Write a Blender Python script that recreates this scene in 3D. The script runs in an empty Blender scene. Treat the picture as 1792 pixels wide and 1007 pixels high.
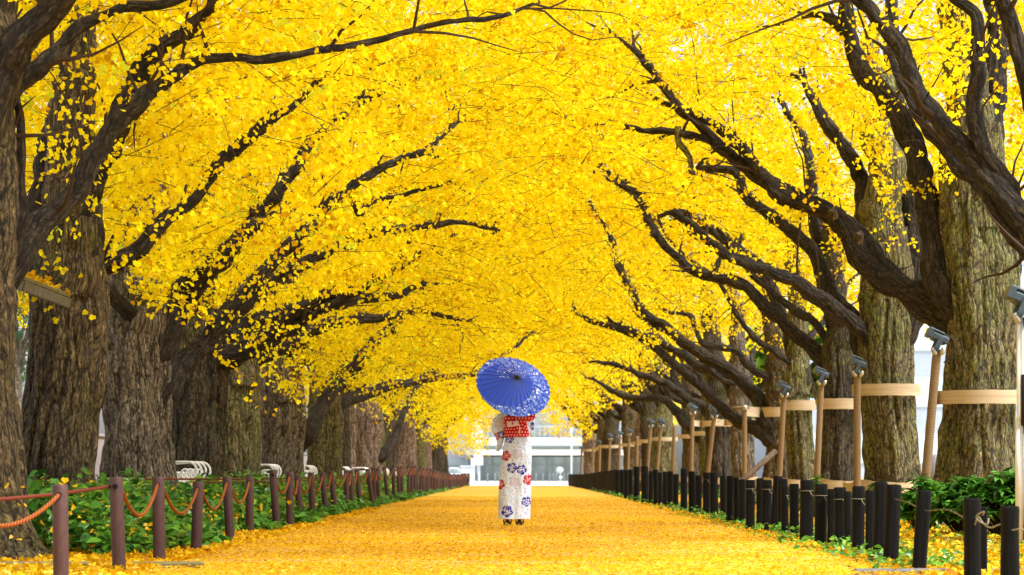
import bpy, math, random
import numpy as np
from mathutils import Vector, Matrix
rng = np.random.default_rng(11)
random.seed(5)
sc = bpy.context.scene
COL = sc.collection
F = 4000.0; CX = 908.0; HY = 828.0; EH = 0.64      # focal length in photo pixels, vanishing point, eye height (m)

def P(px, py, d):
    return np.array([(px - CX) * d / F, d, EH + (HY - py) * d / F])

def unit(v): return v/(np.linalg.norm(v, axis=-1, keepdims=True)+1e-9)
# ------------------------------------------------------------------ noise
def _hash(ix, iy, iz, seed):
    h = (ix.astype(np.int64) * 374761393 + iy.astype(np.int64) * 668265263 + iz.astype(np.int64) * 2147483647 + seed * 974711) & 0xFFFFFFFF
    h = ((h ^ (h >> 13)) * 1274126177) & 0xFFFFFFFF
    h = ((h ^ (h >> 16)) * 2246822519) & 0xFFFFFFFF
    return ((h ^ (h >> 15)) & 0xFFFFFF) / float(0xFFFFFF)
def vnoise(p, seed=0):
    p = np.asarray(p, float)
    i = np.floor(p).astype(np.int64); f = p - i; f = f * f * (3 - 2 * f)
    r = 0
    for dx in (0, 1):
        wx = f[..., 0] if dx else 1 - f[..., 0]
        for dy in (0, 1):
            wy = f[..., 1] if dy else 1 - f[..., 1]
            for dz in (0, 1):
                wz = f[..., 2] if dz else 1 - f[..., 2]
                r = r + wx * wy * wz * _hash(i[..., 0] + dx, i[..., 1] + dy, i[..., 2] + dz, seed)
    return r
def fbm(p, seed=0, o=3):
    p = np.asarray(p, float); s = 0; a = .5; t = 0
    for k in range(o):
        s = s + a * vnoise(p * 2 ** k, seed + k * 17); t += a; a *= .5
    return s / t

# ------------------------------------------------------------------ mesh helpers
def np_mesh(V, faces, smooth=False, attrs=None, name='mesh'):
    """faces: list of (n,m) int arrays; attrs: {name: (type, array)} on points"""
    V = np.ascontiguousarray(V, dtype=np.float32)
    faces = [np.asarray(f, dtype=np.int32) for f in faces if len(f)]
    me = bpy.data.meshes.new(name)
    me.vertices.add(len(V)); me.vertices.foreach_set('co', V.ravel())
    loops = np.concatenate([f.ravel() for f in faces])
    counts = np.concatenate([np.full(len(f), f.shape[1], np.int32) for f in faces])
    starts = np.concatenate([[0], np.cumsum(counts)[:-1]]).astype(np.int32)
    me.loops.add(len(loops)); me.loops.foreach_set('vertex_index', loops)
    me.polygons.add(len(counts)); me.polygons.foreach_set('loop_start', starts)
    me.polygons.foreach_set('use_smooth', np.full(len(counts), bool(smooth)))
    if attrs:
        for k, (ty, a) in attrs.items():
            at = me.attributes.new(k, ty, 'POINT')
            a = np.ascontiguousarray(a, dtype=np.float32)
            at.data.foreach_set('value' if ty == 'FLOAT' else ('vector' if ty == 'FLOAT_VECTOR' else 'color'), a.ravel())
    me.update(calc_edges=True)
    return me

class MB:
    """collects shapes for ONE mesh"""
    def __init__(s): s.v = []; s.f = {}; s.n = 0; s.a = {}
    def add(s, V, faces, **attrs):
        V = np.asarray(V, float)
        for f in faces:
            f = np.asarray(f, int)
            if len(f): s.f.setdefault(f.shape[1], []).append(f + s.n)
        s.v.append(V)
        for k, a in attrs.items(): s.a.setdefault(k, []).append(a)
        s.n += len(V)
        return s
    def box(s, x0, x1, y0, y1, z0, z1, M=None, bev=0.0):
        b = min(bev, (x1-x0)*.45, (y1-y0)*.45, (z1-z0)*.45)
        if b <= 0:
            V = np.array([[x, y, z] for z in (z0, z1) for y in (y0, y1) for x in (x0, x1)], float)
            f = [[0,2,3,1],[4,5,7,6],[0,1,5,4],[2,6,7,3],[0,4,6,2],[1,3,7,5]]
            fs = [np.array(f)]
        else:
            V = []; 
            for z, ins in ((z0, b), (z0 + b, 0), (z1 - b, 0), (z1, b)):
                for (x, y) in ((x0+ins, y0+ins), (x1-ins, y0+ins), (x1-ins, y1-ins), (x0+ins, y1-ins)): V.append([x, y, z])
            V = np.array(V, float); f = [[3,2,1,0],[12,13,14,15]]
            for k in range(3):
                for j in range(4): f.append([k*4+j, k*4+(j+1)%4, k*4+4+(j+1)%4, k*4+4+j])
            fs = [np.array(f)]
        if M is not None: V = V @ np.array(M)[:3,:3].T + np.array(M)[:3,3]
        return s.add(V, fs)
    def tube(s, pts, rad, n=8, cap=True):
        V, f, _ = tube_np(pts, rad, n, cap=cap)
        return s.add(V, f)
    def mesh(s, smooth=False, types=None):
        at = {}
        for k, a in s.a.items():
            a = np.concatenate(a); at[k] = ('FLOAT' if a.ndim == 1 else ('FLOAT_VECTOR' if a.shape[1] == 3 else 'FLOAT_COLOR'), a)
        return np_mesh(np.concatenate(s.v), [np.concatenate(x) for x in s.f.values()], smooth, at)

def frames(pts):
    pts = np.asarray(pts, float); n = len(pts)
    T = np.gradient(pts, axis=0); T /= np.linalg.norm(T, axis=1)[:, None] + 1e-12
    a = np.array([1., 0, 0]) if abs(T[0][0]) < .8 else np.array([0, 1., 0])
    u = a - T[0] * a.dot(T[0]); u /= np.linalg.norm(u)
    U = np.zeros_like(pts); U[0] = u
    for i in range(1, n):
        u = U[i-1] - T[i] * U[i-1].dot(T[i]); U[i] = u / (np.linalg.norm(u) + 1e-12)
    return T, U, np.cross(T, U)

def tube_np(pts, rad, n=8, cap=True, disp=None):
    pts = np.asarray(pts, float); m = len(pts); rad = np.broadcast_to(np.asarray(rad, float), (m,))
    T, U, W = frames(pts)
    th = np.linspace(0, 2*np.pi, n, endpoint=False); c, sn = np.cos(th), np.sin(th)
    R = rad[:, None] * np.ones((1, n))
    L = np.concatenate([[0], np.cumsum(np.linalg.norm(np.diff(pts, axis=0), axis=1))])
    if disp is not None: R = R + disp(th, L, rad)
    V = pts[:, None, :] + R[..., None] * (c[None, :, None] * U[:, None, :] + sn[None, :, None] * W[:, None, :])
    bk = np.stack([rad[:, None]*c[None], rad[:, None]*sn[None], L[:, None]*np.ones((1, n))], -1).reshape(-1, 3)
    i = np.arange(m-1)[:, None]*n; j = np.arange(n)[None]; j2 = (j+1) % n
    q = np.stack([i+j, i+j2, i+n+j2, i+n+j], -1).reshape(-1, 4)
    V = V.reshape(-1, 3); fs = [q]
    if cap:
        V = np.vstack([V, pts[0], pts[-1]]); bk = np.vstack([bk, [0,0,0], [0,0,L[-1]]])
        a = m*n; j = np.arange(n); j2 = (j+1) % n
        fs.append(np.vstack([np.stack([j2, j, np.full(n, a)], -1), np.stack([(m-1)*n+j, (m-1)*n+j2, np.full(n, a+1)], -1)]))
    return V, fs, bk

def smooth_path(pts, vals, step):
    """Catmull-Rom through pts, with radii vals, resampled at about step"""
    pts = np.asarray(pts, float); vals = np.asarray(vals, float)
    A = np.column_stack([pts, vals]); A = np.vstack([2*A[0]-A[1], A, 2*A[-1]-A[-2]])
    out = []
    for i in range(1, len(A)-2):
        n = max(2, int(np.ceil(np.linalg.norm(A[i+1,:3]-A[i,:3]) / step)))
        t = np.linspace(0, 1, n, endpoint=False)[:, None]
        p0, p1, p2, p3 = A[i-1], A[i], A[i+1], A[i+2]
        out.append(.5*((2*p1)+(-p0+p2)*t+(2*p0-5*p1+4*p2-p3)*t**2+(-p0+3*p1-3*p2+p3)*t**3))
    out.append(A[-2][None])
    out = np.vstack(out)
    return out[:, :3], np.maximum(out[:, 3], .002)

def obj(name, me, mat, parent=None, loc=None, shift=True):
    o = bpy.data.objects.new(name, me)
    COL.objects.link(o)
    if mat is not None and me is not None:
        me.materials.clear(); me.materials.append(mat)
    if parent is not None: o.parent = parent
    if loc is not None: o.location = loc
    return o
def wobj(name, me, mat, parent):
    """mesh given in world coordinates, made local to its thing's base"""
    l = parent.location
    me.transform(Matrix.Translation(-l)); return obj(name, me, mat, parent)
def tag(o, label=None, cat=None, group=None, kind=None):
    if label: o['label'] = label
    if cat: o['category'] = cat
    if group: o['group'] = group
    if kind: o['kind'] = kind
    return o
def thing(name, loc, label, cat, group=None, rz=0):
    o = bpy.data.objects.new(name, None); COL.objects.link(o); o.location = [float(v) for v in loc]; o.rotation_euler = (0, 0, rz)
    o.empty_display_size = .2
    return tag(o, label, cat, group)
def dup(root, loc, label, group=None, rz=None, scale=None, lean=None):
    r = root.copy(); COL.objects.link(r); r.location = loc
    if rz is not None: r.rotation_euler = (lean[0] if lean else 0, lean[1] if lean else 0, rz)
    if scale is not None: r.scale = scale
    r['label'] = label
    if group: r['group'] = group
    for ch in list(root.children):
        c = ch.copy(); COL.objects.link(c); c.parent = r
        for g in ch.children:
            e = g.copy(); COL.objects.link(e); e.parent = c
    return r
ORD = ['first','second','third','fourth','fifth','sixth','seventh','eighth','ninth','tenth','eleventh','twelfth','thirteenth','fourteenth','fifteenth','sixteenth','seventeenth','eighteenth','nineteenth','twentieth','twenty-first','twenty-second','twenty-third','twenty-fourth','twenty-fifth','twenty-sixth','twenty-seventh','twenty-eighth','twenty-ninth','thirtieth']

# ------------------------------------------------------------------ materials
def mat(name, rough=.7, base=(.5,.5,.5), spec=.3, metal=0):
    m = bpy.data.materials.new(name); m.use_nodes = True
    b = m.node_tree.nodes['Principled BSDF']
    b.inputs['Base Color'].default_value = (*base, 1); b.inputs['Roughness'].default_value = rough
    b.inputs['Specular IOR Level'].default_value = spec; b.inputs['Metallic'].default_value = metal
    return m
class NT:
    def __init__(s, m): s.t = m.node_tree; s.b = s.t.nodes.get('Principled BSDF'); s.o = s.t.nodes.get('Material Output')
    def n(s, ty, **kw):
        x = s.t.nodes.new(ty)
        for k, v in kw.items():
            if k.startswith('i_'): x.inputs[k[2:].replace('_', ' ')].default_value = v
            else: setattr(x, k, v)
        return x
    def l(s, a, b): s.t.links.new(a, b)
    def coord(s, kind='Object', scale=(1,1,1), attr=None):
        if attr: c = s.n('ShaderNodeAttribute', attribute_name=attr).outputs['Vector']
        else: c = s.n('ShaderNodeTexCoord').outputs[kind]
        mp = s.n('ShaderNodeMapping'); mp.inputs['Scale'].default_value = scale; s.l(c, mp.inputs['Vector']); return mp.outputs[0]
    def noise(s, co, scale, detail=4, rough=.55, dist=0):
        x = s.n('ShaderNodeTexNoise'); x.inputs['Scale'].default_value = scale; x.inputs['Detail'].default_value = detail
        x.inputs['Roughness'].default_value = rough; x.inputs['Distortion'].default_value = dist
        s.l(co, x.inputs['Vector']); return x.outputs['Fac']
    def voro(s, co, scale, out='Color', feat='F1'):
        x = s.n('ShaderNodeTexVoronoi', feature=feat); x.inputs['Scale'].default_value = scale; s.l(co, x.inputs['Vector']); return x.outputs[out]
    def ramp(s, fac, stops):
        r = s.n('ShaderNodeValToRGB'); e = r.color_ramp.elements
        while len(e) < len(stops): e.new(.5)
        for el, (p, c) in zip(e, stops): el.position = p; el.color = (*c, 1) if len(c) == 3 else c
        s.l(fac, r.inputs[0]); return r.outputs[0]
    def mix(s, fac, a, b, mode='MIX'):
        x = s.n('ShaderNodeMix', data_type='RGBA', blend_type=mode)
        for sock, v in ((x.inputs[0], fac), (x.inputs[6], a), (x.inputs[7], b)):
            if hasattr(v, 'is_linked'): s.l(v, sock)
            elif isinstance(v, (int, float)): sock.default_value = v
            else: sock.default_value = (*v, 1)
        return x.outputs[2]
    def bump(s, h, strength=.5, dist=.01):
        x = s.n('ShaderNodeBump'); x.inputs['Strength'].default_value = strength; x.inputs['Distance'].default_value = dist
        s.l(h, x.inputs['Height']); s.l(x.outputs[0], s.b.inputs['Normal']); return x.outputs[0]
    def col(s, c): s.l(c, s.b.inputs['Base Color'])
def grain(name, c1, c2, scale=20, rough=.6, stretch=(1,1,1), bump=.3, spec=.3, dist=.004, metal=0):
    m = mat(name, rough, c1, spec, metal); t = NT(m); co = t.coord('Object', stretch)
    f = t.noise(co, scale, 5, .65); t.col(t.ramp(f, [(.3, c1), (.7, c2)]))
    if bump: t.bump(f, bump, dist)
    return m

def bark_mat(name, dark, mid, light, moss, mossy=.5):
    m = mat(name, .8, mid, .3); t = NT(m)
    co0 = t.coord(attr='bk', scale=(1, 1, .17)); co2 = t.coord(attr='bk', scale=(1, 1, .45)); ow = t.coord('Object')
    wn = t.n('ShaderNodeTexNoise'); wn.inputs['Scale'].default_value = 7; wn.inputs['Detail'].default_value = 3; t.l(co2, wn.inputs['Vector'])
    vm = t.n('ShaderNodeVectorMath', operation='MULTIPLY_ADD'); vm.inputs[1].default_value = (.10, .10, .03); t.l(wn.outputs['Color'], vm.inputs[0]); t.l(co0, vm.inputs[2]); co = vm.outputs[0]
    crack = t.voro(co, 15, 'Distance', 'DISTANCE_TO_EDGE'); crack2 = t.voro(co, 34, 'Distance', 'DISTANCE_TO_EDGE')
    f = t.noise(t.coord(attr='bk', scale=(1,1,.3)), 30, 7, .72); g = t.noise(co2, 55, 5, .7); cell = t.noise(co, 9, 3)
    c = t.ramp(f, [(.36, dark), (.50, mid), (.64, light)])
    c = t.mix(t.ramp(cell, [(.35, (.0,.0,.0)), (.7, (.55,.55,.55))]), c, light)
    mo = t.noise(ow, 1.9, 4, .6); fine = t.noise(co2, 30, 4, .65)
    k = t.n('ShaderNodeMath', operation='MULTIPLY'); t.l(t.ramp(mo, [(.62-.22*mossy, (0,0,0)), (.78-.22*mossy, (1,1,1))]), k.inputs[0]); t.l(t.ramp(fine, [(.42, (0,0,0)), (.60, (.9,.9,.9))]), k.inputs[1])
    c = t.mix(k.outputs[0], c, moss)
    c = t.mix(t.ramp(g, [(.36, (0,0,0)), (.58, (1,1,1))]), tuple(v*.35 for v in dark), c)
    c = t.mix(t.ramp(crack, [(.0, (.1,.1,.1)), (.09, (1,1,1))]), tuple(v*.5 for v in dark), c)
    c = t.mix(t.ramp(crack2, [(.0, (.55,.55,.55)), (.10, (1,1,1))]), tuple(v*.5 for v in dark), c)
    t.col(c)
    h = t.n('ShaderNodeMath', operation='MULTIPLY_ADD'); t.l(t.ramp(crack, [(0, (0,0,0)), (.3, (1,1,1))]), h.inputs[0]); h.inputs[1].default_value = .6; t.l(f, h.inputs[2])
    t.bump(h.outputs[0], 1.0, .035)
    return m
BARK = [bark_mat('bark_wet_brown', (.008,.006,.004), (.070,.048,.024), (.34,.24,.11), (.17,.17,.02), .45),
        bark_mat('bark_green_moss', (.014,.012,.007), (.130,.105,.044), (.44,.36,.17), (.21,.26,.035), .85),
        bark_mat('bark_grey_brown', (.016,.012,.010), (.145,.112,.078), (.45,.36,.25), (.17,.18,.05), .35),
        bark_mat('bark_pinkish', (.030,.020,.015), (.25,.17,.125), (.56,.41,.32), (.20,.19,.08), .15),
        bark_mat('bark_dark', (.005,.004,.003), (.036,.026,.017), (.20,.15,.08), (.12,.15,.025), .55)]
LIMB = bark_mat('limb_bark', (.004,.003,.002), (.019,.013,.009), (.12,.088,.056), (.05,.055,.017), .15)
TWIG = mat('twig_bark', .8, (.045,.028,.016), .2)

def leaf_mat(name, stops, trans=.5, spec=.08, rough=.6):
    m = mat(name, rough, stops[0][1], spec); t = NT(m)
    at = t.n('ShaderNodeAttribute', attribute_name='tint')
    c = t.ramp(at.outputs['Fac'], stops)
    t.col(c)
    tr = t.n('ShaderNodeBsdfTranslucent'); t.l(c, tr.inputs['Color'])
    mx = t.n('ShaderNodeMixShader'); mx.inputs[0].default_value = trans
    t.l(t.b.outputs[0], mx.inputs[1]); t.l(tr.outputs[0], mx.inputs[2]); t.l(mx.outputs[0], t.o.inputs['Surface'])
    return m
GINKGO = leaf_mat('ginkgo_leaf', [(0, (.58,.33,.004)), (.22, (.86,.665,.003)), (.75, (.90,.76,.005)), (.93, (.90,.81,.012)), (1, (.62,.70,.03))], .42)
FALLEN = leaf_mat('fallen_leaf', [(0, (.30,.11,.012)), (.12, (.52,.25,.005)), (.5, (.65,.38,.006)), (.85, (.71,.45,.010)), (1, (.76,.56,.10))], .25)
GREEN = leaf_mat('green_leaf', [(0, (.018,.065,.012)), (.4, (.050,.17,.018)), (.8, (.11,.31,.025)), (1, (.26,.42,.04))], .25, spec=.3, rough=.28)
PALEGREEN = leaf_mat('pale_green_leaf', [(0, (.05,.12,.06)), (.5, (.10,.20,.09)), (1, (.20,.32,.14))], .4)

# ground with leaves
def leaf_ground(name, soil1, soil2, cover, streak):
    m = mat(name, .85, (.6,.35,.02), .2); t = NT(m)
    ow = t.coord('Object'); st = t.coord('Object', (.28, 1.1, 1)); st2 = t.coord('Object', (.10, .35, 1))
    v = t.n('ShaderNodeTexVoronoi'); v.inputs['Scale'].default_value = 26; t.l(ow, v.inputs['Vector'])
    sep = t.n('ShaderNodeSeparateColor'); t.l(v.outputs['Color'], sep.inputs[0])
    leaf = t.ramp(sep.outputs[0], [(0, (.24,.085,.006)), (.10, (.46,.215,.004)), (.45, (.61,.345,.005)), (.8, (.67,.405,.006)), (1, (.72,.50,.04))])
    big = t.noise(st, 1.3, 5, .6); big2 = t.noise(st2, 1.0, 3, .55)
    leaf = t.mix(t.ramp(big2, [(.38, (0,0,0)), (.62, (.6,.6,.6))]), leaf, (.42,.20,.004))
    soil = t.mix(t.noise(ow, 30, 4), soil1, soil2)
    k = t.n('ShaderNodeMath', operation='MULTIPLY_ADD'); k.inputs[1].default_value = streak; t.l(big, k.inputs[0]); 
    k2 = t.n('ShaderNodeMath', operation='MULTIPLY'); k2.inputs[1].default_value = .35; t.l(sep.outputs[1], k2.inputs[0]); t.l(k2.outputs[0], k.inputs[2])
    fac = t.ramp(k.outputs[0], [(cover-.05, (0,0,0)), (cover+.05, (1,1,1))])
    t.col(t.mix(fac, soil, leaf)); t.bump(v.outputs['Distance'], .3, .008)
    return m
PATH = leaf_ground('leaf_covered_path', (.42,.24,.08), (.62,.42,.20), .57, 1.0)
VERGE = leaf_ground('leaf_covered_verge', (.030,.022,.010), (.09,.08,.02), .56, 1.0)

# ------------------------------------------------------------------ setting: ground, path, pavement
def sheet(name, x0, x1, y0, y1, z, m, nx=1, ny=1, amp=0, seed=3):
    xs = np.linspace(x0, x1, nx+1); ys = np.linspace(y0, y1, ny+1)
    X, Y = np.meshgrid(xs, ys); Z = np.full_like(X, z)
    if amp: Z = Z + amp*(fbm(np.stack([X*.9, Y*.5, X*0], -1), seed)-.5)
    V = np.stack([X, Y, Z], -1).reshape(-1, 3)
    i = np.arange(ny)[:, None]*(nx+1); j = np.arange(nx)[None]
    q = np.stack([i+j, i+j+1, i+nx+2+j, i+nx+1+j], -1).reshape(-1, 4)
    o = obj(name, np_mesh(V, [q], True), m); return tag(o, kind='structure')
PAVE = grain('pale_concrete', (.62,.61,.60), (.74,.73,.71), 3, .8, bump=.1)
sheet('ground', -160, 160, -60, 420, -.02, PAVE)
sheet('verge', -9.5, 9.5, -6, 117, -.010, VERGE)
sheet('path', -2.62, 2.72, -6, 117.5, .0, PATH, 40, 400, .03)

# ------------------------------------------------------------------ trees
def bark_disp(seed, amp, freq, lumpy=.22, lf=2.5):
    def f(th, L, rad):
        r = rad[:, None]; c = np.cos(th)[None]; s = np.sin(th)[None]; l = L[:, None]*np.ones_like(c)
        R = np.maximum(r, .05)
        # vertical furrows that wander
        wob = (fbm(np.stack([c*R*3+0*l, s*R*3+0*l, l*1.3], -1), seed+5)-.5)*.9
        p = np.stack([(c*R)*freq + wob, (s*R)*freq + wob, l*freq*.14], -1)
        n = 1-np.abs(2*vnoise(p, seed)-1)
        n2 = 1-np.abs(2*vnoise(p*2.1, seed+9)-1)
        lump = fbm(np.stack([c*R*4, s*R*4, l*lf], -1), seed+3)-.5
        return amp*(-(n**2.2) + .35*(n2) )*np.minimum(1, r/.12) + lump*r*lumpy*(np.minimum(1, .13/np.maximum(r, .001)) if lumpy > .3 else 1)
    return f
def trunk_mesh(loc, r, h, seed, near, lean=(0,0), mb=None, flare=.45):
    nz = int(h/(.022 if near == 2 else .05 if near == 1 else .16)); n = 190 if near == 2 else 80 if near == 1 else 28
    z = np.linspace(-.08, h, nz)
    t = np.clip(z/h, 0, 1)
    ph = seed*1.7
    pts = np.stack([loc[0]+lean[0]*t + .05*np.sin(z*1.3+ph), loc[1]+lean[1]*t+.05*np.cos(z*1.1+ph), z], -1)
    rad = r*(1.0 - .10*np.sin(np.pi*np.clip(t*1.15,0,1)) + flare*np.exp(-np.maximum(z,0)/.22) - .34*np.clip((t-.62)/.38, 0, 1)**1.5)
    b = bark_disp(seed, .075 if near else .055, 8 if near else 7)
    def disp(th, L, rr):
        zz = L-.08
        root = np.exp(-np.maximum(zz, 0)/.28)[:, None]*r*.22*np.cos(5*th+ph)[None] + r*.06*np.cos(3*th+ph*2+zz[:, None]*.9)
        return b(th, L, rr) + root
    V, f, bk = tube_np(pts, rad, n, True, disp)
    mb.add(V, f, bk=bk)
    return pts
def limb_mesh(pts, rad, seed, near, mb):
    step = .03 if near == 2 else .06 if near == 1 else .2
    p, r = smooth_path(pts, rad, step)
    n = 40 if near == 2 else 20 if near == 1 else 9
    L = np.arange(len(p))*step
    w = np.minimum(.05, r)[:, None]
    p = p + w*(np.stack([fbm(np.stack([L*2.2, 0*L+k*7.3, 0*L+seed], -1), seed+k) for k in range(3)], -1)-.5)*2.6
    V, f, bk = tube_np(p, r, n, True, bark_disp(seed, .020, 20, .75, 4.5) if near else None)
    mb.add(V, f, bk=bk)
    return p, r

XL = -4.6; XR = 5.4
LD = [16.6, 22.6, 27.5, 32.3] + [32.3+4.8*k for k in range(1, 18)]
RD = [20.5, 26.8, 33.1, 38.6, 43.5, 49.0, 54.0, 59.3] + [59.3+5.3*k for k in range(1, 11)]
LX = [-4.10, XL, XL, XL] + [XL + .25*math.sin(k*2.3) for k in range(17)]
RX = [XR, XR, XR, XR] + [XR + .2*math.sin(k*1.7) for k in range(len(RD)-4)]
LX = [x + .8*max(0, (d-64)/48) for x, d in zip(LX, LD)]; RX = [x - 1.8*max(0, (d-64)/48) for x, d in zip(RX, RD)]   # the rows close in slightly at the far end

# limbs followed along their own depth: (pixels in the photo), start depth, end depth, widths
TRACED = {
 ('L', 0): [([(-40,560),(40,430),(130,335),(185,245),(240,180),(292,132),(380,106),(470,106),(560,86),(650,70),(770,42),(860,32),(935,8)], 16.7, 19.6, [80,62,52,46,40,34,27,22,19,17,15,12,8]),
            ([(-80,420),(0,195),(75,118),(95,80),(150,42),(220,15),(300,4),(380,-25)], 16.6, 17.4, [70,50,42,36,30,27,24,20]),
            ([(-60,300),(-10,170),(40,70),(110,-20),(150,-70)], 16.5, 16.3, [110,90,80,70,60]),
            ([(0,470),(22,400),(30,300),(35,210),(20,120)], 16.8, 16.9, [46,34,28,22,16])],
 ('L', 1): [([(130,470),(150,350),(200,230),(248,128),(280,86),(320,58),(352,24),(385,-20)], 22.4, 22.0, [110,80,60,48,42,36,32,28]),
            ([(120,520),(160,480),(214,449),(258,418),(298,374),(343,343),(397,280),(472,214),(517,184),(560,140)], 22.3, 23.6, [70,44,38,36,34,32,30,26,20,12]),
            ([(90,470),(85,350),(100,260),(130,180),(135,60)], 22.8, 23.0, [120,100,84,70,60])],
 ('L', 2): [([(285,690),(318,640),(365,596),(422,530),(472,470),(532,408),(562,368),(612,325),(682,290),(742,266),(778,232),(806,206)], 27.3, 30.5, [70,58,46,42,36,32,28,24,20,16,12,8]),
            ([(285,600),(330,510),(420,415),(507,308),(546,248),(600,199),(645,160)], 27.6, 28.6, [70,50,36,30,27,20,12]),
            ([(612,330),(630,372),(650,352),(700,342),(790,318)], 28.6, 30.0, [12,14,13,11,7]),
            ([(245,600),(228,560),(200,520),(170,490)], 27.2, 26.6, [60,44,36,28])],
 ('L', 3): [([(345,640),(430,575),(500,548),(585,532),(640,521),(700,515),(745,496)], 32.2, 34.0, [60,44,34,27,24,20,12]),
            ([(350,600),(430,520),(520,470),(620,420),(700,400),(800,390),(870,402)], 32.4, 35, [50,38,30,24,20,13,8])],
 ('L', 4): [([(415,650),(500,600),(600,562),(660,556),(740,545),(800,560)], 37, 39, [48,36,28,20,16,8])],
 ('L', 6): [([(538,760),(562,705),(598,664),(640,612),(668,588),(720,545)], 46.9, 49.5, [46,32,26,23,20,12])],
 ('L', 7): [([(575,720),(640,690),(700,672),(760,664),(840,650),(882,622),(930,582)], 51.8, 58, [34,26,22,16,13,10,6])],
 ('L', 10): [([(668,800),(690,770),(702,738),(712,712),(728,680),(760,650)], 66.2, 69, [26,20,17,14,12,7])],
 ('R', 0): [([(1880,500),(1800,388),(1745,320),(1705,274),(1660,224),(1620,184),(1596,130),(1571,75),(1536,30),(1490,-20)], 20.3, 21.4, [90,64,54,48,46,42,40,38,36,32]),
            ([(1880,560),(1800,442),(1745,368),(1705,314),(1660,268),(1611,214),(1581,154),(1556,96)], 20.2, 21.8, [80,46,40,37,34,30,22,14]),
            ([(1800,400),(1755,320),(1722,250),(1706,200),(1716,130),(1714,60),(1690,20),(1645,-20)], 20.5, 20.9, [56,50,44,40,38,34,30,26]),
            ([(1860,330),(1805,150),(1776,60),(1740,-20)], 20.4, 20.4, [70,50,44,36])],
 ('R', 1): [([(1690,600),(1650,566),(1600,530),(1548,468),(1500,412),(1450,372),(1385,342),(1320,305),(1264,264),(1214,214),(1168,168),(1134,122),(1107,80)], 26.5, 29.0, [58,54,50,46,46,42,36,32,29,26,22,19,15]),
            ([(1660,520),(1630,400),(1608,300),(1592,245),(1548,170),(1508,120),(1486,68),(1475,-20)], 26.6, 27.6, [90,66,58,54,50,46,40,36]),
            ([(1735,480),(1735,360),(1722,250),(1740,120),(1745,-20)], 26.9, 27.4, [130,104,80,60,50]),
            ([(1486,60),(1450,30),(1412,22)], 27.5, 27.8, [30,24,18]),
            ([(1250,242),(1172,226),(1130,226),(1090,220)], 28.2, 28.7, [19,17,15,10]),
            ([(1186,222),(1188,245),(1205,275),(1212,304),(1225,286)], 28.3, 28.4, [13,14,15,15,10])],
 ('R', 2): [([(1560,700),(1520,630),(1490,560),(1462,524),(1430,450),(1400,413),(1348,376),(1304,342),(1280,300),(1225,292)], 32.9, 34.8, [70,50,42,40,36,33,30,26,22,12]),
            ([(1540,560),(1520,400),(1500,300),(1440,210),(1400,130)], 33.2, 34.0, [80,56,40,28,18]),
            ([(1590,560),(1600,400),(1590,260),(1560,120),(1560,-20)], 33.3, 34, [70,60,50,40,32])],
 ('R', 3): [([(1478,690),(1432,620),(1372,566),(1300,500),(1250,486),(1200,466),(1159,422),(1124,357),(1090,322),(1052,290)], 38.4, 41, [56,40,34,30,26,24,22,20,17,9]),
            ([(1465,560),(1440,460),(1418,340),(1408,250),(1360,170)], 38.6, 39.4, [56,42,30,22,12]),
            ([(1250,484),(1260,450),(1290,430),(1298,412)], 39.5, 39.6, [14,11,9,5])],
 ('R', 4): [([(1405,650),(1370,560),(1330,470),(1280,430),(1230,395),(1190,372),(1140,382)], 43.3, 45.4, [46,34,28,25,22,16,8])],
 ('R', 5): [([(1345,740),(1327,702),(1286,654),(1222,618),(1172,577),(1122,541),(1085,465),(1064,405),(1032,356)], 48.8, 52, [52,40,33,29,25,22,18,14,8]),
            ([(1340,760),(1290,738),(1222,672),(1177,636),(1140,604),(1086,578),(1020,556),(1004,538)], 48.6, 52, [44,27,23,21,19,15,11,6])],
 ('R', 6): [([(1300,720),(1262,660),(1225,640),(1180,612),(1120,585),(1065,560)], 53.8, 56, [40,30,25,20,16,9])],
 ('R', 7): [([(1270,770),(1240,720),(1205,700),(1165,672),(1120,655),(1085,640),(1040,632)], 59, 62, [36,28,22,19,16,12,6])],
 ('R', 8): [([(1230,770),(1190,728),(1160,700),(1130,700),(1092,694),(1062,678),(1036,662)], 64.3, 67, [34,26,20,17,15,12,7])],
}
cull_seg = []       # (x0,y0,x1,y1,half width,depth)
tree_roots = {}
tree_r = {}
tree_axis = {}
branch_lines = {}
shoots = {}
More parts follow.
